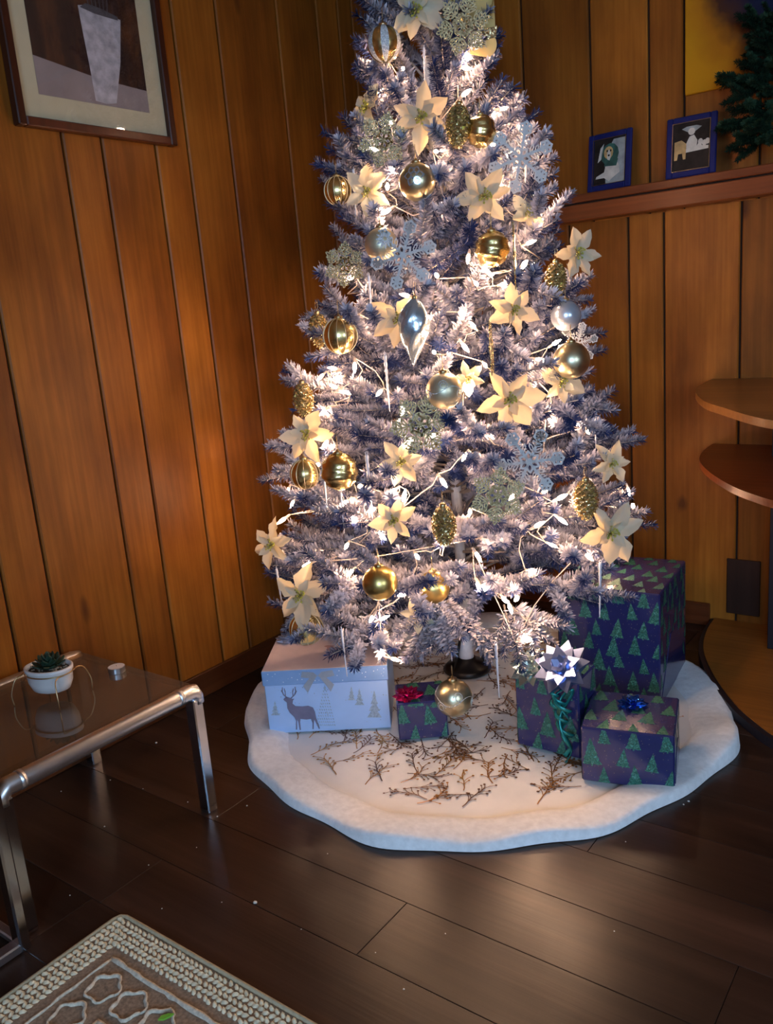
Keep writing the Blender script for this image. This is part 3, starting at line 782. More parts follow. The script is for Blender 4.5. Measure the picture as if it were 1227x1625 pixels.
def flake(px, py, rp, kind, label, k=1., ex=.02, spin=.2, edge=0.):
    p = tree_at(px, py, k, ex+.018); s = rp/FPX*depth(p)
    e = to_cam_rot(p, .7, spin)
    if edge:
        mt = e.to_matrix() @ Matrix.Rotation(-spin, 3, 'Z') @ Matrix.Rotation(edge, 3, 'Y'); e = mt.to_euler()
    root = thing('snowflake_ornament', label, 'ornament', p, e, '%s glitter snowflakes on the tree' % kind)
    a, h = FLK[kind]
    o = obj('hub', h, root); o.scale = (s,)*3
    for i in range(6):
        o = obj('arm', a, root); o.scale = (s,)*3; o.rotation_euler = (0, 0, i*PI/3)
flake(640, 405, 54, 'white', 'white glitter snowflake in the upper middle beside a frosted pearl ball', 1., .03)
flake(840, 733, 56, 'white', 'white glitter snowflake at lower right glowing above the gold snowflake', 1., .02, .05)
flake(826, 250, 54, 'white', 'white glitter snowflake jutting out at the upper right edge', 1., .05, .3)
flake(917, 545, 34, 'white', 'small white glitter snowflake peeking out behind the champagne ball on the right', .93, 0.)
flake(608, 222, 42, 'gold', 'gold glitter snowflake left of the uppermost centre flower', 1., .02)
flake(547, 420, 36, 'gold', 'gold glitter snowflake on the left edge below the frosted pearl ball', 1., .005, .4)
flake(667, 674, 50, 'gold', 'gold glitter snowflake at centre below the glowing pearly ball', 1., .025, .1)
flake(790, 787, 46, 'gold', 'dense gold glitter snowflake lower right of centre', 1., .025, .35)
flake(735, 40, 44, 'gold', 'gold glitter snowflake over the gold ribbon at the top', 1., .05, .2)
flake(817, 408, 58, 'gold', 'gold glitter snowflake seen edge on right of a swirled ball', 1., .02, .2, 1.38)
flake(780, 553, 48, 'gold', 'gold glitter snowflake seen edge on above a large cream flower', 1., .02, .2, 1.42)
def petal_mesh(v):
    n, mm = 6, 8; vs, fs = [], []
    rp = random.Random(v)
    cur = rp.uniform(-.15, .55); tw = rp.uniform(-.6, .6); bend = rp.uniform(-.18, .18); wid = rp.uniform(.25, .34); ph = rp.uniform(0, 6); cup = rp.uniform(.0, .22)
    for i in range(mm+1):
        t = i/mm; w = wid*math.sin(PI*min(1, t*.96+.03))**.8*(1-.30*t)+(.03 if t < .1 else 0)
        for k in range(n+1):
            u = k/n*2-1
            e = abs(u)**2*math.sin(PI*t)
            vs.append((.05+.95*t+.025*math.sin(7*t+ph)*u, u*w*(1+.10*math.sin(17*t+ph+u))+bend*t*t, .22*t-cur*t*t*.9+cup*e+.05*e*math.sin(15*t+ph+u*2)+tw*u*w*t-.035*(1-min(1, abs(u)*3))*math.sin(PI*t)))
    for i in range(mm):
        for k in range(n): a = i*(n+1)+k; fs.append((a, a+n+1, a+n+2, a+1))
    mb = MB(); mb.mats = ['petal']; mb.add(vs, fs, True); return mb.mesh('petal')
PET = [petal_mesh(v) for v in range(9)]
def stamen_mesh():
    mb = MB(); mb.mats = ['stamen', 'cone_gl']; r_ = random.Random(3)
    for i in range(20):
        a = r_.uniform(0, 6.28); q = r_.uniform(.02, .19); h = r_.uniform(.14, .30)
        mb.cur = 0; mb.tube([(0, 0, .03), (q*math.cos(a)*.8, q*math.sin(a)*.8, h*.8), (q*math.cos(a)*1.2, q*math.sin(a)*1.2, h)], .012, 4)
        mb.cur = 0 if i % 3 else 1; mb.sphere((q*math.cos(a)*1.2, q*math.sin(a)*1.2, h), .038, 6, 4)
    return mb.mesh('stamens')
STM = stamen_mesh()
def flower(px, py, rp, label, k=1., ex=.03, spin=None, face=.6, tilt=(0, 0)):
    p = tree_at(px, py, k, ex); s = rp/FPX*depth(p)*1.06
    e = to_cam_rot(p, face, rb.uniform(0, 1) if spin is None else spin)
    if tilt != (0, 0): e = (Matrix.Rotation(tilt[0], 3, RT) @ Matrix.Rotation(tilt[1], 3, UP) @ e.to_matrix()).to_euler()
    root = thing('poinsettia_flower', label, 'flower', p, e, 'cream fabric poinsettias on the tree')
    for i in range(6):
        o = obj('petal', rb.choice(PET), root); q = s*rb.uniform(.85, 1.15); o.scale = (q, q*1.05, q); o.rotation_euler = (rb.uniform(-.2, .2), rb.uniform(-.25, .2), i*PI/3+rb.uniform(-.2, .2))
    for i in range(4):
        o = obj('petal', rb.choice(PET), root); q = s*.62; o.scale = (q, q, q); o.location = (0, 0, .05*s); o.rotation_euler = (0, -.3+rb.uniform(-.1, .1), i*PI/2+.4+rb.uniform(-.2, .2))
    o = obj('stamens', STM, root); o.scale = (s,)*3
for a in [
 (660, 18, 46, 'cream poinsettia at the very top of the tree beside the gold ribbon'),
 (668, 187, 46, 'cream poinsettia between a gold snowflake and a glitter pinecone near the top'),
 (583, 305, 36, 'amber lit poinsettia beside the upper left icicle', .95, .01),
 (768, 312, 47, 'cream poinsettia right of the champagne ball with blue petals'),
 (915, 402, 42, 'cream poinsettia jutting out from the right edge against the wall panel', 1.0, .06),
 (633, 506, 42, 'cream poinsettia behind the twisted teardrop ornament', 1., .005),
 (815, 492, 38, 'cream poinsettia right of centre between two bright bulbs and a pinecone'),
 (488, 690, 40, 'cream poinsettia at left edge above two gold balls', 1., .03),
 (808, 634, 47, 'large cream poinsettia right of the glowing pearly ball'),
 (637, 733, 36, 'amber lit poinsettia under the central gold snowflake', .92, .0),
 (625, 826, 37, 'amber lit poinsettia left of the lower centre pinecone', .98, .01),
 (742, 603, 27, 'small amber petals of a poinsettia behind the glowing pearly ball', .92, 0.),
 (890, 607, 36, 'cream poinsettia tucked under the champagne ball on the right', .96, 0.),
 (970, 736, 33, 'cream poinsettia at the right edge above the lower right pinecone', 1., .02),
 (968, 846, 48, 'large cream poinsettia at lower right above the tallest navy gift', 1., .05),
 (432, 865, 38, 'cream poinsettia sticking out furthest left against the wall', 1., .04),
 (478, 945, 46, 'pale green cream poinsettia above the lowest ribbed ball on the left', 1., .03),
 (836, 338, 30, 'glowing cream poinsettia at the upper right edge behind an icicle', .95, 0.),
 (664, 975, 32, 'cream poinsettia mostly hidden behind the low front branch', .84, 0.),
 (585, 172, 42, 'cream poinsettia turned sideways at the upper left edge', 1.0, .0, .3, .1)]:
    flower(*a)
# gold ribbon at the top: wide curled band with glitter edge
tp = tree_at(720, 40, 1., -.02)
rib = thing('gold_ribbon', 'wide champagne gold ribbon loop curling out at the top right of the tree', 'ribbon', tp)
side = RT*.9+FW*.1; 
def ribbon(pts, width, wdir, name, mat, th=.0012):
    vs, fs = [], []; n = len(pts)
    wd = Vector(wdir).normalized()
    for i, p in enumerate(pts):
        t = (pts[min(i+1, n-1)]-pts[max(i-1, 0)]).normalized(); nn = t.cross(wd).normalized()
        for sg in (-1, 1):
            for h in (-1, 1): vs.append(p+wd*(width/2*h)+nn*(th*sg))
    for i in range(n-1):
        a = i*4; b = a+4
        fs += [(a, b, b+1, a+1), (a+2, a+3, b+3, b+2), (a, a+2, b+2, b), (a+1, b+1, b+3, a+3)]
    mb = MB(); mb.mats = [mat]; mb.add(vs, fs, True); return mb.build(name, mat, rib)
hz = Vector((RT.x, RT.y, 0)).normalized(); dz = Vector((0, 0, 1)); fo = Vector((-FW.x, -FW.y, 0)).normalized()
lp = []
for i in range(17):
    a = -.3+(2*PI-1.0)*i/16
    lp.append(hz*(.055-.055*math.cos(a)+.0)+dz*(.065+.075*math.sin(a)*-1)-fo*.01)
ribbon(lp, .07, fo, 'ribbon_loop', 'gold_top')
panel_pts = [hz*(.02+.105*math.sin(i/8*1.5))+dz*(.16-.20*i/8)+fo*(.012*math.sin(i*.8)) for i in range(9)]
# flat hanging tail with a rounded corner
def tail(name, mat, poly, off):
    mt = Matrix((hz, dz, fo)).transposed().to_4x4(); mb = MB(); mb.mats = [mat]
    mb.prism(poly, off-.001, off+.001, mt); return mb.build(name, mat, rib)
tail('ribbon_tail', 'gold_top', [(-.06, .15), (.112, .15), (.112, -.03)]+[(x, y_) for x, y_ in arc((.082, -.055), .032, .5, -1.4, 8)]+[(.04, -.075), (-.02, -.03), (-.06, .02)], .0)
tail('glitter_edge', 'gold_gl', [(-.03, .035), (.02, .005), (.06, -.02), (.116, -.012), (.113, -.04), (.07, -.045), (.02, -.03), (-.03, .0)], .003)
# ------------------------------------------------------------------ tree skirt
SC = Vector((-1.276, 2.06, 0)); SR = .735
def wav(a, r):
    t = r/SR
    edge = max(0, (t-.80)/.2)
    w = .0035*math.sin(5*a+1)+.003*math.sin(9*a+2*t*4)+.003*math.sin(3*a+9*t)
    return .006+w*.5*min(1, t*2)+edge*(.010+.012*max(0, math.sin(7*a+.8))*max(0, math.sin(2*a+1.2))+.006*math.sin(13*a)) if t > .05 else .006
def skr(a): return SR+.012*math.sin(4*a+.5)+.008*math.sin(9*a+1)+.006*math.sin(17*a)
sk = thing('tree_skirt', 'round white tree skirt with plush border and gold twig print under the gifts', 'tree skirt', SC)
def ring(radii, zf, mat, name, n=160, seal=False):
    vs, fs = [], []
    for i, rr_ in enumerate(radii):
        for k in range(n):
            a = 2*PI*k/n; r = rr_*skr(a); vs.append((r*math.cos(a), r*math.sin(a), zf(a, r, i)))
    for i in range(len(radii)-1):
        for k in range(n):
            q = (k+1) % n; fs.append((i*n+k, (i+1)*n+k, (i+1)*n+q, i*n+q))
    mb = MB(); mb.mats = [mat]; mb.add(vs, fs, True); return mb.build(name, mat, sk)
ring([.004]+[.85*i/36 for i in range(1, 37)], lambda a, r, i: wav(a, r), 'skirt', 'inner_cloth', 240)
rn = random.Random(9)
def pl(a, r, i):
    prof = [.000, .010, .014, .016, .017, .016, .014, .008, .001]
    if i == 8: return .0015
    return wav(a, r)+prof[i]*.8+rn.uniform(-.0012, .0012)
ring([.835, .85, .875, .90, .925, .95, .975, .993, 1.0], pl, 'plush', 'plush_border', 260)
tw = MB(); tw.mats = ['twig', 'twigd']; rw = random.Random(14)
def strip(pts, w):
    vs, fs = [], []
    for i, p in enumerate(pts):
        t = (pts[min(i+1, len(pts)-1)][0]-pts[max(i-1, 0)][0], pts[min(i+1, len(pts)-1)][1]-pts[max(i-1, 0)][1]); l = math.hypot(*t) or 1
        nx, ny = -t[1]/l*w, t[0]/l*w
        for sg in (-1, 1):
            x, y_ = p[0]+nx*sg, p[1]+ny*sg; vs.append((x, y_, wav(math.atan2(y_, x), math.hypot(x, y_))+.0028))
    fs = [(2*i, 2*i+1, 2*i+3, 2*i+2) for i in range(len(pts)-1)]
    tw.add(vs, fs)
def dotp(x, y_, r): 
    z_ = wav(math.atan2(y_, x), math.hypot(x, y_))+.0030
    tw.face([(x+r*math.cos(a), y_+r*math.sin(a), z_) for a in [PI/3*i for i in range(6)]])
for i in range(210):
    a = i*2.39996+rw.uniform(-.12, .12); r = .585*math.sqrt((i+.5)/210)+rw.uniform(-.015, .015); x, y_ = r*math.cos(a), r*math.sin(a)
    d = a+PI+rw.uniform(-1.6, 1.6) if r > .4 else rw.uniform(0, 6.28); tw.cur = 0 if rw.random() < .55 else 1
    pts = [(x, y_)]
    for j in range(7):
        d += rw.uniform(-.22, .22); x += .014*math.cos(d); y_ += .014*math.sin(d)
        if math.hypot(x, y_) > .60: break
        pts.append((x, y_))
        if j > 0:
            for sg in (-1, 1):
                if rw.random() < .75:
                    dd = d+sg*rw.uniform(.4, .8); l = rw.uniform(.015, .038); ex_, ey = x+l*math.cos(dd), y_+l*math.sin(dd)
                    if math.hypot(ex_, ey) < .605:
                        strip([(x, y_), (x+l*.5*math.cos(dd-.15*sg), y_+l*.5*math.sin(dd-.15*sg)), (ex_, ey)], .0010)
                        dotp(ex_, ey, rw.uniform(.0028, .0044))
    if len(pts) > 1: strip(pts, .0015); dotp(pts[-1][0], pts[-1][1], .003)
tag(tw.build('twig_print', None, sk), kind='stuff')
# ------------------------------------------------------------------ gifts
def star_bow(root, loc, r, mat, name='ribbon_bow', rot=(0, 0, 0), layers=((9, .15, 1.), (8, .55, .85), (6, .95, .62)), seed=1, label=None):
    rs = random.Random(seed); bow = thing(name, None, None, loc, rot); bow.parent = root
    if label: bow['label'] = label
    for n, el, s in layers:
        for i in range(n):
            a = 2*PI*(i+rs.uniform(-.15, .15))/n+el*2; e = el+rs.uniform(-.1, .1); L = r*s; w = r*.23*(s+.3)
            # pointed loop: band goes out, folds at a point and comes back above
            d = Vector((math.cos(a)*math.cos(e), math.sin(a)*math.cos(e), math.sin(e))); sd = Vector((-math.sin(a), math.cos(a), 0)); up = d.cross(sd)*-1
            up = sd.cross(d)*-1 if up.z < 0 else up
            P = lambda l, t, h: tuple(d*l*L+sd*t*w+up*h*L)
            vs = [P(.05, -.25, 0), P(.05, .25, 0), P(.55, .95, -.04), P(.55, -.95, -.04), P(1.0, .04, .07), P(1.0, -.04, .07),
                  P(.55, .95, .20), P(.55, -.95, .20), P(.05, .25, .16), P(.05, -.25, .16)]
            fs = [(0, 1, 2, 3), (3, 2, 4, 5), (5, 4, 6, 7), (7, 6, 8, 9), (2, 6, 4), (3, 5, 7)]
            mb = MB(); mb.mats = [mat]; mb.add(vs, fs); mb.build('loop', mat, bow)
    return bow
def tree_shape(cx, cy, w, h, rs, rot=0.):
    pts = []; n = 5
    L, R_ = [], []
    for i in range(n+1):
        t = i/n; ww = w*.5*(t**.9)
        L.append((-ww*(1+rs.uniform(-.05, .12)), h*(.5-t))); R_.append((ww*(1+rs.uniform(-.05, .12)), h*(.5-t)))
        if 0 < i < n: L.append((-ww*.86, h*(.5-t)-.01*h)); R_.append((ww*.86, h*(.5-t)-.01*h))
    bot = [(w*.28, -h*.53), (w*.06, -h*.50), (w*.05, -h*.58), (-w*.05, -h*.58), (-w*.06, -h*.50), (-w*.28, -h*.53)]
    p = R_+bot+L[::-1][:-1]
    c, s = math.cos(rot), math.sin(rot)
    return [(cx+x*c-y_*s, cy+x*s+y_*c) for x, y_ in p]
def clip_poly(p, a0, a1, b0, b1):
    for ax_, lim, sg in ((0, a0, 1), (0, a1, -1), (1, b0, 1), (1, b1, -1)):
        out = []
        for i in range(len(p)):
            u, v = p[i], p[(i+1) % len(p)]; iu, iv = (u[ax_]-lim)*sg >= 0, (v[ax_]-lim)*sg >= 0
            if iu: out.append(u)
            if iu != iv:
                t = (lim-u[ax_])/(v[ax_]-u[ax_]); out.append((u[0]+(v[0]-u[0])*t, u[1]+(v[1]-u[1])*t))
        p = out
        if len(p) < 3: return None
    return p
def gift(name, label, fl_, ang, w, d, h, seed, rot=0., size=.055, z=.012):
    # fl_ = front left corner on the floor, front edge runs along ang
    rs = random.Random(seed)
    c, s = math.cos(ang), math.sin(ang)
    cx = fl_[0]+c*w/2-s*d/2; cy = fl_[1]+s*w/2+c*d/2
    root = thing(name, label, 'gift', (cx, cy, z), (0, 0, ang), 'navy wrapped gifts')
    MB().cbox((-w/2, -d/2, 0), (w/2, d/2, h), .004).build('wrapped_box', 'navy', root)
    mb = MB(); mb.mats = ['ptree', 'pgold']
    faces = {'front': (w, h, lambda u, v: (u-w/2, -d/2-.0006, v)), 'back': (w, h, lambda u, v: (w/2-u, d/2+.0006, v)),
             'right': (d, h, lambda u, v: (w/2+.0006, u-d/2, v)), 'left': (d, h, lambda u, v: (-w/2-.0006, d/2-u, v)), 'top': (w, d, lambda u, v: (u-w/2, v-d/2, h+.0006))}
    for fn, (fw_, fh_, fn_) in faces.items():
        st = size*1.1; r_ = 0; v = size*.35; rr_ = rot if fn != 'right' else 0
        while v < fh_+size*.4:
            u = (st*.25 if r_ % 2 else st*.75)
            while u < fw_+size*.4:
                sz = size*rs.uniform(.72, 1.12)
                p = clip_poly(tree_shape(u+rs.uniform(-.12, .12)*st, v+rs.uniform(-.1, .1)*st, sz*.66, sz, rs, rr_+rs.uniform(-.12, .12)), .003, fw_-.003, .003, fh_-.003)
                if p: mb.cur = 0; mb.add([fn_(*q) for q in p], [tuple(range(len(p)))])
                u += st*rs.uniform(.95, 1.1)
            v += size*.86; r_ += 1
        for i in range(int(fw_*fh_*2500)):
            u, v = rs.uniform(.005, fw_-.005), rs.uniform(.005, fh_-.005); mb.cur = 1
            q = .0009; mb.add([fn_(u-q, v), fn_(u, v-q), fn_(u+q, v), fn_(u, v+q)], [(0, 1, 2, 3)])
    tag(mb.build('tree_print', None, root), kind='stuff')
    # folded paper flap on the right end
    e = w/2+.0012
    fb_ = MB(); fb_.mats = ['navy']
    fb_.prism([(-d/2+.004, .004), (d/2-.004, .004), (d*.12, h*.52), (-d*.12, h*.52)], 0, .0015, Matrix(((0, 0, 1, w/2), (1, 0, 0, 0), (0, 1, 0, 0), (0, 0, 0, 1))))
    fb_.build('end_flap', 'navy', root)
    return root
gD = gift('gift_box', 'largest navy gift with green tree print standing at the back beside the shelf unit', (-1.085, 2.235), .10, .31, .345, .352, 1, size=.062)
gE = gift('gift_box', 'upright navy gift carrying two silver bows and green curled ribbon', (-1.045, 1.877), .03, .185, .12, .225, 2, size=.066)
gF = gift('gift_box', 'low navy gift at the front right with a small blue bow on top', (-.816, 1.79), .26, .224, .215, .150, 3, size=.066)
gB = gift('gift_box', 'smallest navy gift topped with a magenta bow in front of the tree', (-1.350, 1.735), .66, .142, .135, .115, 4, size=.066)
star_bow(gB, (-.035, -.03, .115), .048, 'bowred', label='shiny magenta star bow', seed=4)
star_bow(gE, (-.048, -.045, .228), .060, 'bowirid', label='small pale silver star bow', rot=(.75, 0, 0), seed=5)
star_bow(gE, (.045, -.045, .243), .080, 'bowsil', label='large silver blue star bow', rot=(.75, .0, 0), seed=6)
star_bow(gF, (-.0, .035, .150), .043, 'bowblue', label='small shiny blue star bow', seed=7)
cu = random.Random(3)
for k in range(5):
    pts = []
    L = .06+.03*k; x0_ = .052+.010*(k-2); rad = .010+.005*(k % 3)
    for i in range(46):
        t = i/45; a = t*(15 if k != 4 else 9)
        pts.append((x0_+rad*math.cos(a)+.014*t*math.sin(k), -.080-.004*k*.6+rad*math.sin(a)*.9, .215-L*t*1.35))
    b = MB(); b.mats = ['curl']; b.tube(pts, .0065, 5, flat=.3); b.build('curled_ribbon', 'curl', gE)
# box printed with a stag
wA, dA, hA = .373, .285, .205
aA = math.atan2(1.788-1.580, -1.411+1.725); cA, sA = math.cos(aA), math.sin(aA)
oA = Vector((-1.723, 1.580, .013))
gA = thing('gift_box', 'pale blue lidded gift box printed with a dark stag and snowy trees', 'gift', (oA.x+cA*wA/2-sA*dA/2, oA.y+sA*wA/2+cA*dA/2, oA.z), (0, 0, aA))
MB().cbox((-wA/2+.004, -dA/2+.004, 0), (wA/2-.004, dA/2-.004, .17), .002).build('box_body', 'boxw', gA)
lid = MB().cbox((-wA/2, -dA/2, .155), (wA/2, dA/2, hA-.004), .002).build('lid', 'boxlid', gA)
MB().box((-wA/2+.002, -dA/2+.002, hA-.0045), (wA/2-.002, dA/2-.002, hA-.003)).build('lid_top', 'boxtop', lid)
def fp(x, y_, dep=.0008):   # crop pixel on the front of the box -> local point
    u = (x-105-(y_-500)*.09)/1025*(wA-.008)-wA/2+.004
    v = (862-(x-130)*.045-y_)/372*.165
    return (u, -dA/2+.004-dep, v)
def fpl(x, y_):
    a, b, c = fp(x, y_); return (a, -dA/2-.0008, c)
def newpr(): 
    q = MB(); q.mats = ['deer', 'ptr2', 'dot', 'greyrib']; return q
pr = newpr()
deer = [(262,610),(275,596),(290,590),(318,598),(335,606),(354,604),(342,618),(338,640),(362,658),(420,660),(468,655),(508,668),(524,700),(532,742),(547,778),(561,822),(552,824),(534,790),(516,757),(511,785),(508,826),(498,826),(500,782),(488,752),(450,756),(400,752),(396,775),(401,832),(390,833),(380,772),(372,757),(369,830),(358,830),(362,765),(348,738),(310,704),(293,674),(290,632),(272,620)]
pr.cur = 0; pr.add([fp(*q) for q in deer], [tuple(range(len(deer)))[::-1]])
def pline(pts, w):
    for (ax_, ay), (bx, by) in zip(pts, pts[1:]):
        l = math.hypot(bx-ax_, by-ay); nx, ny = -(by-ay)/l*w, (bx-ax_)/l*w
        pr.add([fp(ax_-nx, ay-ny), fp(bx-nx*.6, by-ny*.6), fp(bx+nx*.6, by+ny*.6), fp(ax_+nx, ay+ny)], [(0, 1, 2, 3)])
for pl_ in ([(300,600),(268,580),(255,555),(258,522)], [(262,565),(246,545)], [(280,588),(280,556),(272,530)], [(325,602),(356,578),(368,550),(362,518)], [(360,572),(376,548)], [(345,586),(342,555),(350,530)]): pline(pl_, 5)
pr.build('stag_print', None, gA)
rp_ = random.Random(8)
for cx, y0_, y1_, w in ((612, 505, 795, 150), (832, 515, 615, 62), (897, 530, 650, 80), (1020, 545, 740, 120), (190, 620, 725, 75)):
    pr = newpr(); pr.cur = 1
    if w == 150:   # lacy tree from rows of small dashes
        for i in range(13):
            t = (i+1)/13; ww = w*.5*t; n = max(1, int(t*9))
            for k in range(n+1):
                q = -ww+2*ww*k/max(1, n); yy = y0_+(y1_-y0_)*t
                pr.add([fp(cx+q-5, yy+3), fp(cx+q+5, yy+9), fp(cx+q+4, yy-2), fp(cx+q-4, yy-7)], [(0, 1, 2, 3)])
        pr.add([fp(cx, y0_-8), fp(cx-6, y0_+40), fp(cx+6, y0_+40)], [(0, 1, 2)])
    else:
        n = 4; ps = [(cx, y0_)]
        for i in range(1, n+1): t = i/n; ps += [(cx+w*.5*t, y0_+(y1_-y0_)*t), (cx+w*.30*t, y0_+(y1_-y0_)*t+2)]
        ls = []
        for i in range(1, n+1): t = i/n; ls += [(cx-w*.5*t, y0_+(y1_-y0_)*t), (cx-w*.30*t, y0_+(y1_-y0_)*t+2)]
        q = ps[:-1]+ls[:-1][::-1]; pr.add([fp(*e) for e in q], [tuple(range(len(q)))[::-1]])
    o = pr.build('tree_print', None, gA)
    if w == 150: tag(o, kind='stuff')
pr = newpr()
for i in range(34):
    x, y_ = rp_.uniform(130, 1120), rp_.uniform(520, 800); q = rp_.uniform(2.5, 6); pr.cur = 1
    pr.add([fp(x-q, y_, .0006), fp(x, y_+q, .0006), fp(x+q, y_, .0006), fp(x, y_-q, .0006)], [(0, 1, 2, 3)])
pr.cur = 2
for i in range(40):
    u, v = rp_.uniform(-wA/2+.008, wA/2-.008), rp_.uniform(.162, .194); q = rp_.uniform(.0009, .002)
    pr.add([(u+q*math.cos(a), -dA/2-.0007, v+q*math.sin(a)) for a in [PI/3*i_ for i_ in range(6)]], [tuple(range(6))])
tag(pr.build('snow_print', None, gA), kind='stuff')
pr = newpr(); pr.cur = 3
rbx = -.02
for sg in (-1, 1):
    pr.add([(rbx, -dA/2-.0009, .180), (rbx+sg*.012, -dA/2-.0009, .192), (rbx+sg*.045, -dA/2-.0009, .196), (rbx+sg*.05, -dA/2-.0009, .178), (rbx+sg*.015, -dA/2-.0009, .172)], [(0, 1, 2, 3, 4) if sg < 0 else (4, 3, 2, 1, 0)])
    pr.add([(rbx+sg*.004, -dA/2-.001, .178), (rbx+sg*.022, -dA/2-.001, .178), (rbx+sg*.046, -dA/2-.001, .150), (rbx+sg*.034, -dA/2-.001, .128), (rbx+sg*.022, -dA/2-.001, .150)], [(0, 1, 2, 3, 4)[::-sg]])
pr.build('ribbon_print', None, gA)
tpn = MB(); tpn.mats = ['redprint']
q = [((x-262)/1025*.40-.02, (830-y_)/1025*.40-.06, hA-.0022) for x, y_ in deer]
tpn.add(q, [tuple(range(len(q)))[::-1]]); tpn.build('lid_print', 'redprint', lid)
star_bow(gA, (-wA/2+.045, dA/2-.05, hA-.003), .045, 'bowgrey', label='pale grey star bow', seed=9)
# ------------------------------------------------------------------ glass side table
TZ = .35; tx0, tx1, ty0, ty1 = -2.108, -1.576, .705, 1.243
tb = thing('side_table', 'low chrome side table with smoked glass top against the left wall', 'table', ((tx0+tx1)/2, (ty0+ty1)/2, 0))
def lx(x): return x-(tx0+tx1)/2
def ly(y_): return y_-(ty0+ty1)/2
for x in (tx0+.018, tx1-.018):
    pts = [(lx(x), ly(ty0)+.012, TZ-.05), (lx(x), ly(ty0)+.014, TZ-.03), (lx(x), ly(ty0)+.030, TZ-.018)]+[(lx(x), ly(ty0)+.03+(ty1-ty0-.06)*i/6, TZ-.018) for i in range(1, 7)]+[(lx(x), ly(ty1)-.016, TZ-.020), (lx(x), ly(ty1)-.010, TZ-.034), (lx(x), ly(ty1)-.010, TZ-.05)]
    MB().tube(pts, .0205, 16).build('top_rail', 'chrome', tb)
    for y_ in (ty0+.016, ty1-.016):
        MB().cbox((lx(x)-.018, ly(y_)-.015, 0), (lx(x)+.018, ly(y_)+.015, TZ-.036), .003).build('leg', 'chromeleg', tb)
    for y_ in (ty0+.06, ty1-.06):
        MB().lathe([(.0213, -.006), (.0213, .006)], 16).build('collar', 'chrome', tb, (lx(x), ly(y_), TZ-.018), (PI/2, 0, 0))
MB().cbox((lx(tx0)+.03, ly(ty0)+.004, TZ-.016), (lx(tx1)-.030, ly(ty1)-.004, TZ-.006), .0015).build('glass_top', 'smoke', tb)
for y_ in (ty0+.01, ty1-.01):
    MB().cbox((lx(tx0)+.03, ly(y_)-.005, TZ-.022), (lx(tx1)-.03, ly(y_)+.005, TZ-.017), .001).build('cross_bar', 'chrome', tb)
GZ = TZ-.006
POTZ = .022
# taller chrome stand beside it (mostly outside the frame)
px0, px1, py0, py1 = -2.08, -1.555, .16, .685
st = thing('chrome_stand', 'taller chrome stand with floor rails at the left edge before the glass table', 'stand', ((px0+px1)/2, (py0+py1)/2, 0))
hx, hy = (px1-px0)/2, (py1-py0)/2
for sx in (-1, 1):
    for sy in (-1, 1):
        MB().cbox((sx*hx-.017, sy*hy-.012, 0), (sx*hx+.017, sy*hy+.012, .62), .004).build('post', 'chromeleg', st)
    for z_ in (.012, .60): MB().cbox((sx*hx-.015, -hy, z_-.010), (sx*hx+.015, hy, z_+.010), .003).build('side_rail', 'chrome', st)
for sy in (-1, 1):
    for z_ in (.012, .60): MB().cbox((-hx, sy*hy-.010, z_-.008), (hx, sy*hy+.010, z_+.008), .003).build('cross_rail', 'chrome', st)
MB().cbox((-hx+.016, -hy, .612), (hx-.016, hy, .622), .001).build('glass_top', 'smoke', st)
# succulent in an oval pot on a gold wire stand
pp = Vector((-1.87, 1.02, GZ))
pt = thing('potted_succulent', 'dark green succulent in a white oval pot on a gold wire stand', 'potted plant', (pp.x, pp.y, GZ), (0, 0, .3))
PZ = POTZ
MB().lathe([(.030, PZ), (.043, PZ+.006), (.051, PZ+.026), (.053, PZ+.052), (.056, PZ+.056), (.056, PZ+.063), (.052, PZ+.065), (.050, PZ+.060), (.046, PZ+.054)], 32, sx=1.15, sy=.85).build('pot', 'pot', pt)
MB().lathe([(.0495, PZ+.050), (.048, PZ+.055), (.002, PZ+.058)], 24, sx=1.13, sy=.83).build('soil', 'soil', pt)
pe = MB(); pe.mats = ['pebb']; rq = random.Random(2)
for i in range(60):
    a, r = rq.uniform(0, 6.28), .046*math.sqrt(rq.random()); pe.sphere((r*math.cos(a)*1.1, r*math.sin(a)*.8, PZ+.058), rq.uniform(.0025, .005), 6, 4, (1, .8, .7))
tag(pe.build('pebbles', 'pebb', pt), kind='stuff')
def leafm(l, w, th):
    vs, fs, n, mm = [], [], 8, 7
    for i in range(mm+1):
        t = i/mm; ww = w*(math.sin(PI*min(.97, .12+t*.85))**.7)
        for k in range(n):
            a = 2*PI*k/n; vs.append((l*t, ww*math.cos(a), th*math.sin(a)*(1-t*.6)+.25*l*t*t))
    for i in range(mm):
        for k in range(n): q = (k+1) % n; fs.append((i*n+k, i*n+q, (i+1)*n+q, (i+1)*n+k))
    mb = MB(); mb.mats = ['succ']; mb.add(vs, fs, True); return mb.mesh('leaf')
LM = leafm(.042, .015, .005)
for n, el, s, zz in ((8, .12, 1.0, .060), (7, .45, .9, .064), (6, .8, .72, .069), (4, 1.15, .5, .074)):
    for i in range(n):
        o = obj('leaf', LM, pt, (.004, 0, PZ+zz), (0, -el, 2*PI*i/n+el*3)); o.scale = (s,)*3
RZ = PZ+.050
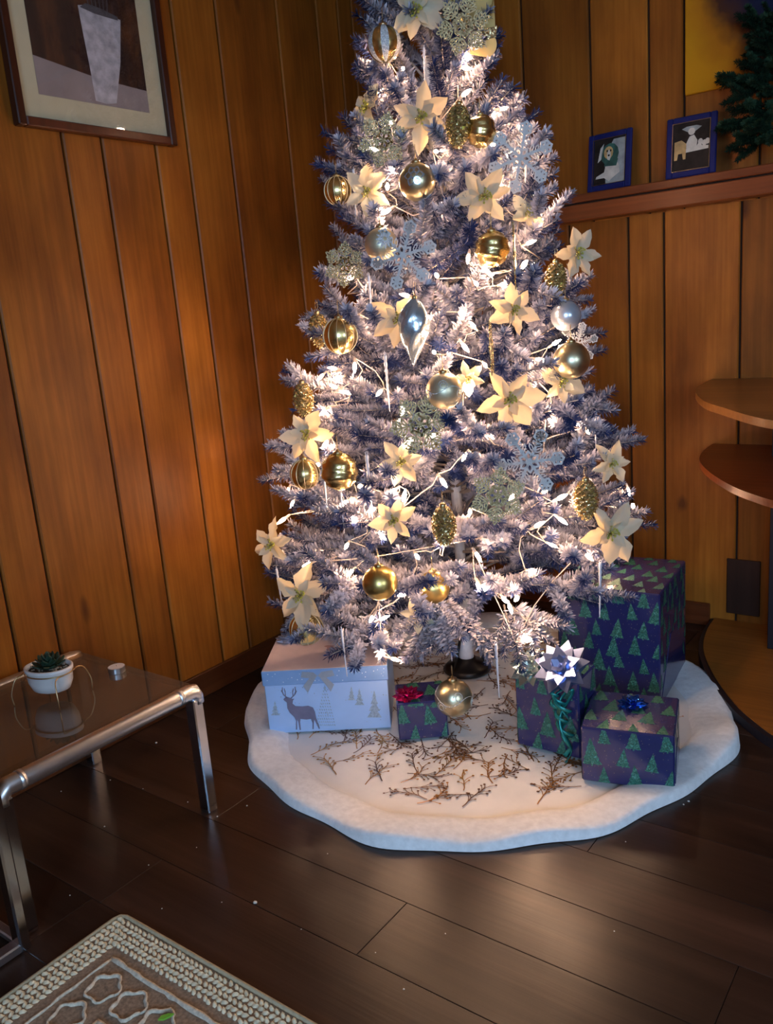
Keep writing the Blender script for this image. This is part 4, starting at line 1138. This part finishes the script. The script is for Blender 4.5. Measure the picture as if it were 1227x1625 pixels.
for k, w in enumerate((-.75, -2.4, .75, 2.4)):
    # a wire leg at each corner, bending over to meet the ring round the pot
    c = Vector((1.15*.0545*math.cos(w), .85*.0565*math.sin(w), RZ)); o_ = Vector((math.cos(w), math.sin(w), 0)); tg = Vector((-math.sin(w), math.cos(w), 0))*(1 if k in (1, 2) else -1)
    f_ = Vector((math.cos(w)*.094, math.sin(w)*.088, .0015))
    pts = [f_, f_+Vector((0, 0, RZ*.35))+o_*.002, f_+Vector((0, 0, RZ*.66))-o_*.004, f_.lerp(c, .38)+Vector((0, 0, RZ*.53))-tg*.0, f_.lerp(c, .75)+Vector((0, 0, RZ*.24))+tg*-.006, c+tg*-.022+Vector((0, 0, 0))]
    pts = smooth3(pts)
    MB().tube(pts, .0016, 6).build('wire_leg', 'goldw', pt)
MB().tube([(1.15*.0545*math.cos(a), .85*.0565*math.sin(a), RZ) for a in [2*PI*i/36 for i in range(37)]], .0016, 6, cap=False).build('wire_ring', 'goldw', pt)
pp = onz(186, 1066, GZ)
tl = thing('tealight', 'small white tealight candle in a metal cup on the glass table', 'candle', (pp.x, pp.y, GZ))
MB().lathe([(.0215, 0), (.022, .001), (.0223, .015), (.0215, .0155), (.021, .0135)], 28, smooth=False).build('cup', 'alu', tl)
MB().lathe([(.0208, .010), (.0210, .0156), (.002, .0160)], 24, smooth=False).build('wax', 'wax', tl)
MB().tube([(0, 0, .015), (.0005, 0, .0195)], .0006, 5).build('wick', 'soil', tl)
# ------------------------------------------------------------------ rug
RC = Vector((-1.464, .864, 0)); RW, RD = 1.6, 1.3
rug = thing('rug', 'beige and brown woven rug with braided cream border at the lower left', 'rug', RC)
BB = .095
MB().cbox((.012, -RD, 0), (RW, -.012, .007), .002).build('rug_field', 'rugf', rug)
bd = MB(); bd.mats = ['rugb']; bd.tube([(.010, -RD, .005), (.010, -.03, .005), (.016, -.016, .005), (.03, -.010, .005), (RW, -.010, .005)], .0085, 8, flat=.6); bd.build('edge_binding', 'rugb', rug)
br = MB(); br.mats = ['rugc']; rr2 = random.Random(6)
def blob(x, y_, z_, a, l, w, h):
    c, s = math.cos(a), math.sin(a); vs = []
    for dx, dy, dz_ in ((-1,0,0),(-.5,.8,0),(.5,.8,0),(1,0,0),(.5,-.8,0),(-.5,-.8,0),(-.35,0,1),(.35,0,1)):
        vs.append((x+(dx*l)*c-(dy*w)*s, y_+(dx*l)*s+(dy*w)*c, z_+dz_*h))
    br.add(vs, [(0,5,6),(5,4,7,6),(4,3,7),(3,2,7),(2,1,6,7),(1,0,6)], True)
for row in range(5):
    off = .024+row*.0125
    n = int((RW-off)/.0135)
    for i in range(n):
        blob(off+i*.0135+rr2.uniform(-.002, .002), -off+rr2.uniform(-.0015, .0015), .006, .6*(1 if row % 2 else -1)+rr2.uniform(-.2, .2), .0092, .0058, .007)
    for i in range(int((RD-off)/.0135)):
        blob(off+rr2.uniform(-.0015, .0015), -off-i*.0135, .006, PI/2+.6*(1 if row % 2 else -1)+rr2.uniform(-.2, .2), .0092, .0058, .007)
tag(br.build('braided_border', 'rugc', rug), kind='stuff')
wp = MB(); wp.mats = ['rugl']
def yarn(pts, w=.0062): wp.tube([(x, y_, .007) for x, y_ in pts], [w*rr2.uniform(.7, 1.25) for _ in pts], 6, flat=.5)
def jit(a, b, n):
    return [(a[0]+(b[0]-a[0])*i/n+rr2.uniform(-.0015, .0015), a[1]+(b[1]-a[1])*i/n+rr2.uniform(-.0015, .0015)) for i in range(n+1)]
yarn(jit((.105, -.105), (RW, -.105), 90)); yarn(jit((.105, -.105), (.105, -RD), 70))
yarn(jit((.215, -.215), (RW, -.215), 90)); yarn(jit((.215, -.215), (.215, -RD), 70))
def ringy(cx, cy, r, lob=6, am=.12):
    yarn([(cx+r*(1+am*math.sin(lob*a))*math.cos(a), cy+r*(1+am*math.sin(lob*a))*math.sin(a)) for a in [2*PI*i/30 for i in range(31)]], .0056)
for i in range(18): ringy(.160+.078*i, -.160, .031, 5)
for i in range(1, 15): ringy(.160, -.160-.078*i, .031, 5)
for i in range(9):
    for j in range(7): ringy(.30+.15*i+(.07 if j % 2 else 0), -.30-.15*j, .055, 6, .2); ringy(.30+.15*i+(.07 if j % 2 else 0), -.30-.15*j, .02, 4, .1)
tag(wp.build('woven_pattern', 'rugl', rug), kind='stuff')
g = onz(262, 1616, .012)
tag(MB().prism([(-.012, -.003), (-.002, -.006), (.010, -.003), (.016, .001), (.006, .005), (-.006, .004)], .0, .003).build('leaf_scrap', 'leaf', None, (g.x, g.y, .0135), (0, 0, .9)), 'bright green leaf scrap lying on the rug', 'leaf')
# crumbs of fallen flock on the dark floor
def crumb_mesh(v):
    r_ = random.Random(v); mb = MB(); mb.mats = ['crumb']; mb.sphere((0, 0, .55), 1., 7, 5); mb.v = [(x*r_.uniform(.7, 1.2), y_*r_.uniform(.6, 1.1), max(0, z_*.6)) for x, y_, z_ in mb.v]; return mb.mesh('flock_crumb')
CRM = [crumb_mesh(i) for i in range(3)]
for i, (px, py, s) in enumerate([(405, 1433, .006), (33, 1496, .004), (248, 1179, .0045), (345, 1296, .003), (392, 1279, .003), (166, 1312, .003), (111, 1421, .002), (236, 1373, .002), (257, 1442, .002), (175, 1238, .002), (227, 1252, .002), (298, 1273, .002), (97, 1256, .002), (352, 1432, .002), (641, 1570, .0025), (707, 1482, .002), (993, 1336, .002), (1093, 1272, .004), (1085, 1277, .003), (520, 1355, .002), (975, 1478, .002), (1146, 1120, .002), (478, 1475, .002), (596, 1512, .0018), (312, 1345, .0018)]):
    p = onz(px, py); o = obj('flock_crumb', CRM[i % 3], None, (p.x, p.y, 0), (0, 0, i)); o.scale = (s*.8,)*3
    tag(o, 'largest white crumb of fallen flock on the dark floor beyond the rug' if i == 0 else 'tiny white crumb of fallen flock on the dark wooden floor', 'crumb', 'flock crumbs on the floor')
# ------------------------------------------------------------------ pictures
def frame_obj(name, label, cat, loc, rot, w, h, bw, th, fm, parts, mat_in=None):
    # local: x right, z up, y towards the wall; origin bottom centre, front faces -y
    root = thing(name, label, cat, loc, rot)
    for n_, a, b in (('frame_side', (-w/2, -th, 0), (-w/2+bw, 0, h)), ('frame_side', (w/2-bw, -th, 0), (w/2, 0, h)), ('frame_rail', (-w/2+bw, -th, 0), (w/2-bw, 0, bw)), ('frame_rail', (-w/2+bw, -th, h-bw), (w/2-bw, 0, h))):
        MB().cbox(a, b, min(.003, bw*.2)).build(n_, fm, root)
    return root
# large framed vase print, left wall: bottom edge at z 1.757, y 1.339..1.861
FWd, FH = .522, .66
pf = frame_obj('framed_picture', 'dark framed print of a tall pale vase with cream mat on the left wall', 'picture', (XL+.0005, 1.600, 1.757), (0, 0, PI/2), FWd, FH, .024, .030, 'frame', None)
MB().box((-FWd/2+.02, -.012, .02), (FWd/2-.02, -.004, FH-.02)).build('mat_board', 'mat', pf)
u0, u1, v0 = -.180, .181, .086
art = MB(); art.mats = ['pic_bg', 'pic_table', 'pic_vase', 'pic_vin']
def pic(px, py): q = onx(px, py, XL+.013); return (q.y-1.600, q.z-1.757)
def art_face(mat, pts, dd):
    art.mat(mat); art.add([(x, -.012-dd, z_) for x, z_ in pts], [tuple(range(len(pts)))])
art_face('pic_bg', [(u0, v0), (u1, v0), (u1, FH-.085), (u0, FH-.085)], .0004)
art_face('pic_table', [(u0, v0), (u1, v0), (u1, v0+.060), (.02, v0+.068), (u0, v0+.095)], .0008)
art_face('pic_vase', [pic(152, 160), pic(170, 165), pic(185, 164), pic(191, 100), pic(191, 32), pic(160, 20), pic(135, 8), pic(123, 8), pic(130, 45), pic(142, 105)], .0012)
art_face('pic_vin', [pic(126, 11), pic(150, 22), pic(187, 33), pic(186, 27), pic(160, 14), pic(135, 5)], .0016)
p0 = pic(152, 14)
for i in range(6):
    x = p0[0]-.025+.012*i; art_face('pic_vin', [(x, p0[1]), (x+.003, p0[1]), (x+.01*(i-2)+.006, FH-.09), (x+.01*(i-2), FH-.09)], .0018)
art.build('vase_print', None, pf)
MB().box((-FWd/2+.022, -.0178, .022), (FWd/2-.022, -.0165, FH-.022)).build('glass_pane', 'clear', pf)
# two small blue frames on the ledge, leaning back on the wall
def small_frame(label, x0_, x1_, h, rot, kind):
    w = x1_-x0_
    root = frame_obj('photo_frame', label, 'photo frame', ((x0_+x1_)/2, 2.937, 1.561), (-.12, 0, rot), w, h, .020, .012, 'blueframe', None)
    MB().box((-w/2+.015, -.006, .015), (w/2-.015, -.002, h-.015)).build('backing', 'photo_d', root)
    a = MB(); a.mats = ['photo_d']
    def F(mat, pts, dd): a.mat(mat); a.add([(x*w, -.006-dd, z_*h) for x, z_ in pts], [tuple(range(len(pts)))])
    def E(mat, cx, cz, rx, rz, dd, n=12): F(mat, [(cx+rx*math.cos(2*PI*i/n), cz+rz*math.sin(2*PI*i/n)) for i in range(n)], dd)
    if kind == 'dog':
        F('photo_s', [(-.08, .12), (.36, .12), (.36, .87), (.08, .87), (-.12, .6)], .0002)
        F('photo_w', [(-.32, .22), (-.12, .22), (.0, .15), (.08, .2), (.24, .28), (.22, .42), (.1, .52), (-.08, .48), (-.12, .32), (-.3, .26)], .0004)
        E('photo_g', .0, .62, .21, .19, .0006); E('photo_t', -.03, .65, .11, .11, .0008); E('photo_w', -.02, .60, .045, .10, .001)
        F('photo_g', [(-.12, .42), (.16, .40), (.20, .52), (.02, .5), (-.1, .55)], .0012); F('photo_w', [(-.28, .5), (-.2, .55), (-.14, .82), (-.22, .75)], .0006)
        E('photo_d', -.06, .68, .02, .02, .0012); E('photo_d', .02, .68, .02, .02, .0012); E('photo_d', -.02, .60, .025, .018, .0013)
    else:
        F('photo_w', [(-.26, .40), (.34, .42), (.34, .47), (.05, .50), (-.1, .46), (-.24, .46)], .0004)
        F('photo_t', [(-.34, .30), (-.28, .30), (-.26, .40), (-.18, .40), (-.16, .30), (-.11, .30), (-.10, .55), (-.2, .62), (-.34, .60)], .0006)
        F('photo_w', [(-.1, .46), (.1, .46), (.12, .58), (.05, .68), (-.04, .66), (-.1, .56)], .0008); E('photo_w', .0, .74, .07, .06, .001)
        for cx, cz in ((.18, .55), (.26, .52), (.32, .54), (.16, .48)): E('photo_w', cx, cz, .05, .05, .0008)
        F('photo_s', [(-.2, .80), (.0, .70), (.2, .80), (.1, .83), (-.1, .83)], .0003)
    a.build('photo', None, root)
    for (p, q) in (((-w/2+.019, 0), (-w/2+.0205, 0)), ((w/2-.0205, 0), (w/2-.019, 0))):
        MB().box((p[0], -.0135, .019), (q[0], -.0115, h-.019)).build('inner_trim', 'goldw', root)
    for zz in (.019, h-.0205): MB().box((-w/2+.019, -.0135, zz), (w/2-.019, -.0115, zz+.0015)).build('inner_trim', 'goldw', root)
    return root
small_frame('small blue photo frame with a dog in green, nearest the tree on the ledge', -1.252, -1.092, .188, -.10, 'dog')
small_frame('small blue photo frame with a white figurine photo, right one on the ledge', -.976, -.818, .188, .02, 'fig')
cv = tag(MB().cbox((0, -.018, 0), (.62, 0, .48), .003).build('painting', 'painting', None, (-.930, YB-.001, 1.818)), 'unframed painting fading from amber to dark blue on the back wall', 'painting')
# dark evergreen sprig on the ledge at the far right
gp = ony(1222, 140, 2.90)
spg = thing('evergreen_sprig', 'dark green artificial evergreen bush on the ledge at the right edge', 'plant', (gp.x+.02, 2.955, 1.56))
PMH = [branch_mesh(.22, 900+j, 'pine', 1.6, 1.1) for j in range(2)]
MB().lathe([(.030, 0), (.034, .06), (.03, .065)], 14).build('pot', 'darkp', spg, (0, -.002, 0)) if False else None
MB().tube([(0, -.01, .0), (.004, -.01, .16), (0, -.012, .32)], .006, 6).build('stem', 'darkw', spg)
for k in range(24):
    o = obj('branch', PMH[k % 2], spg, (0, -.012, .08+.0125*k), (0, .30-.05*k*.6, -PI/2+(-1.3+2.6*((k*.618) % 1)) )); s = (.62 if k < 18 else .5)*(1 if (k % 3) else .8); o.scale = (s, s*.9, s*.9)
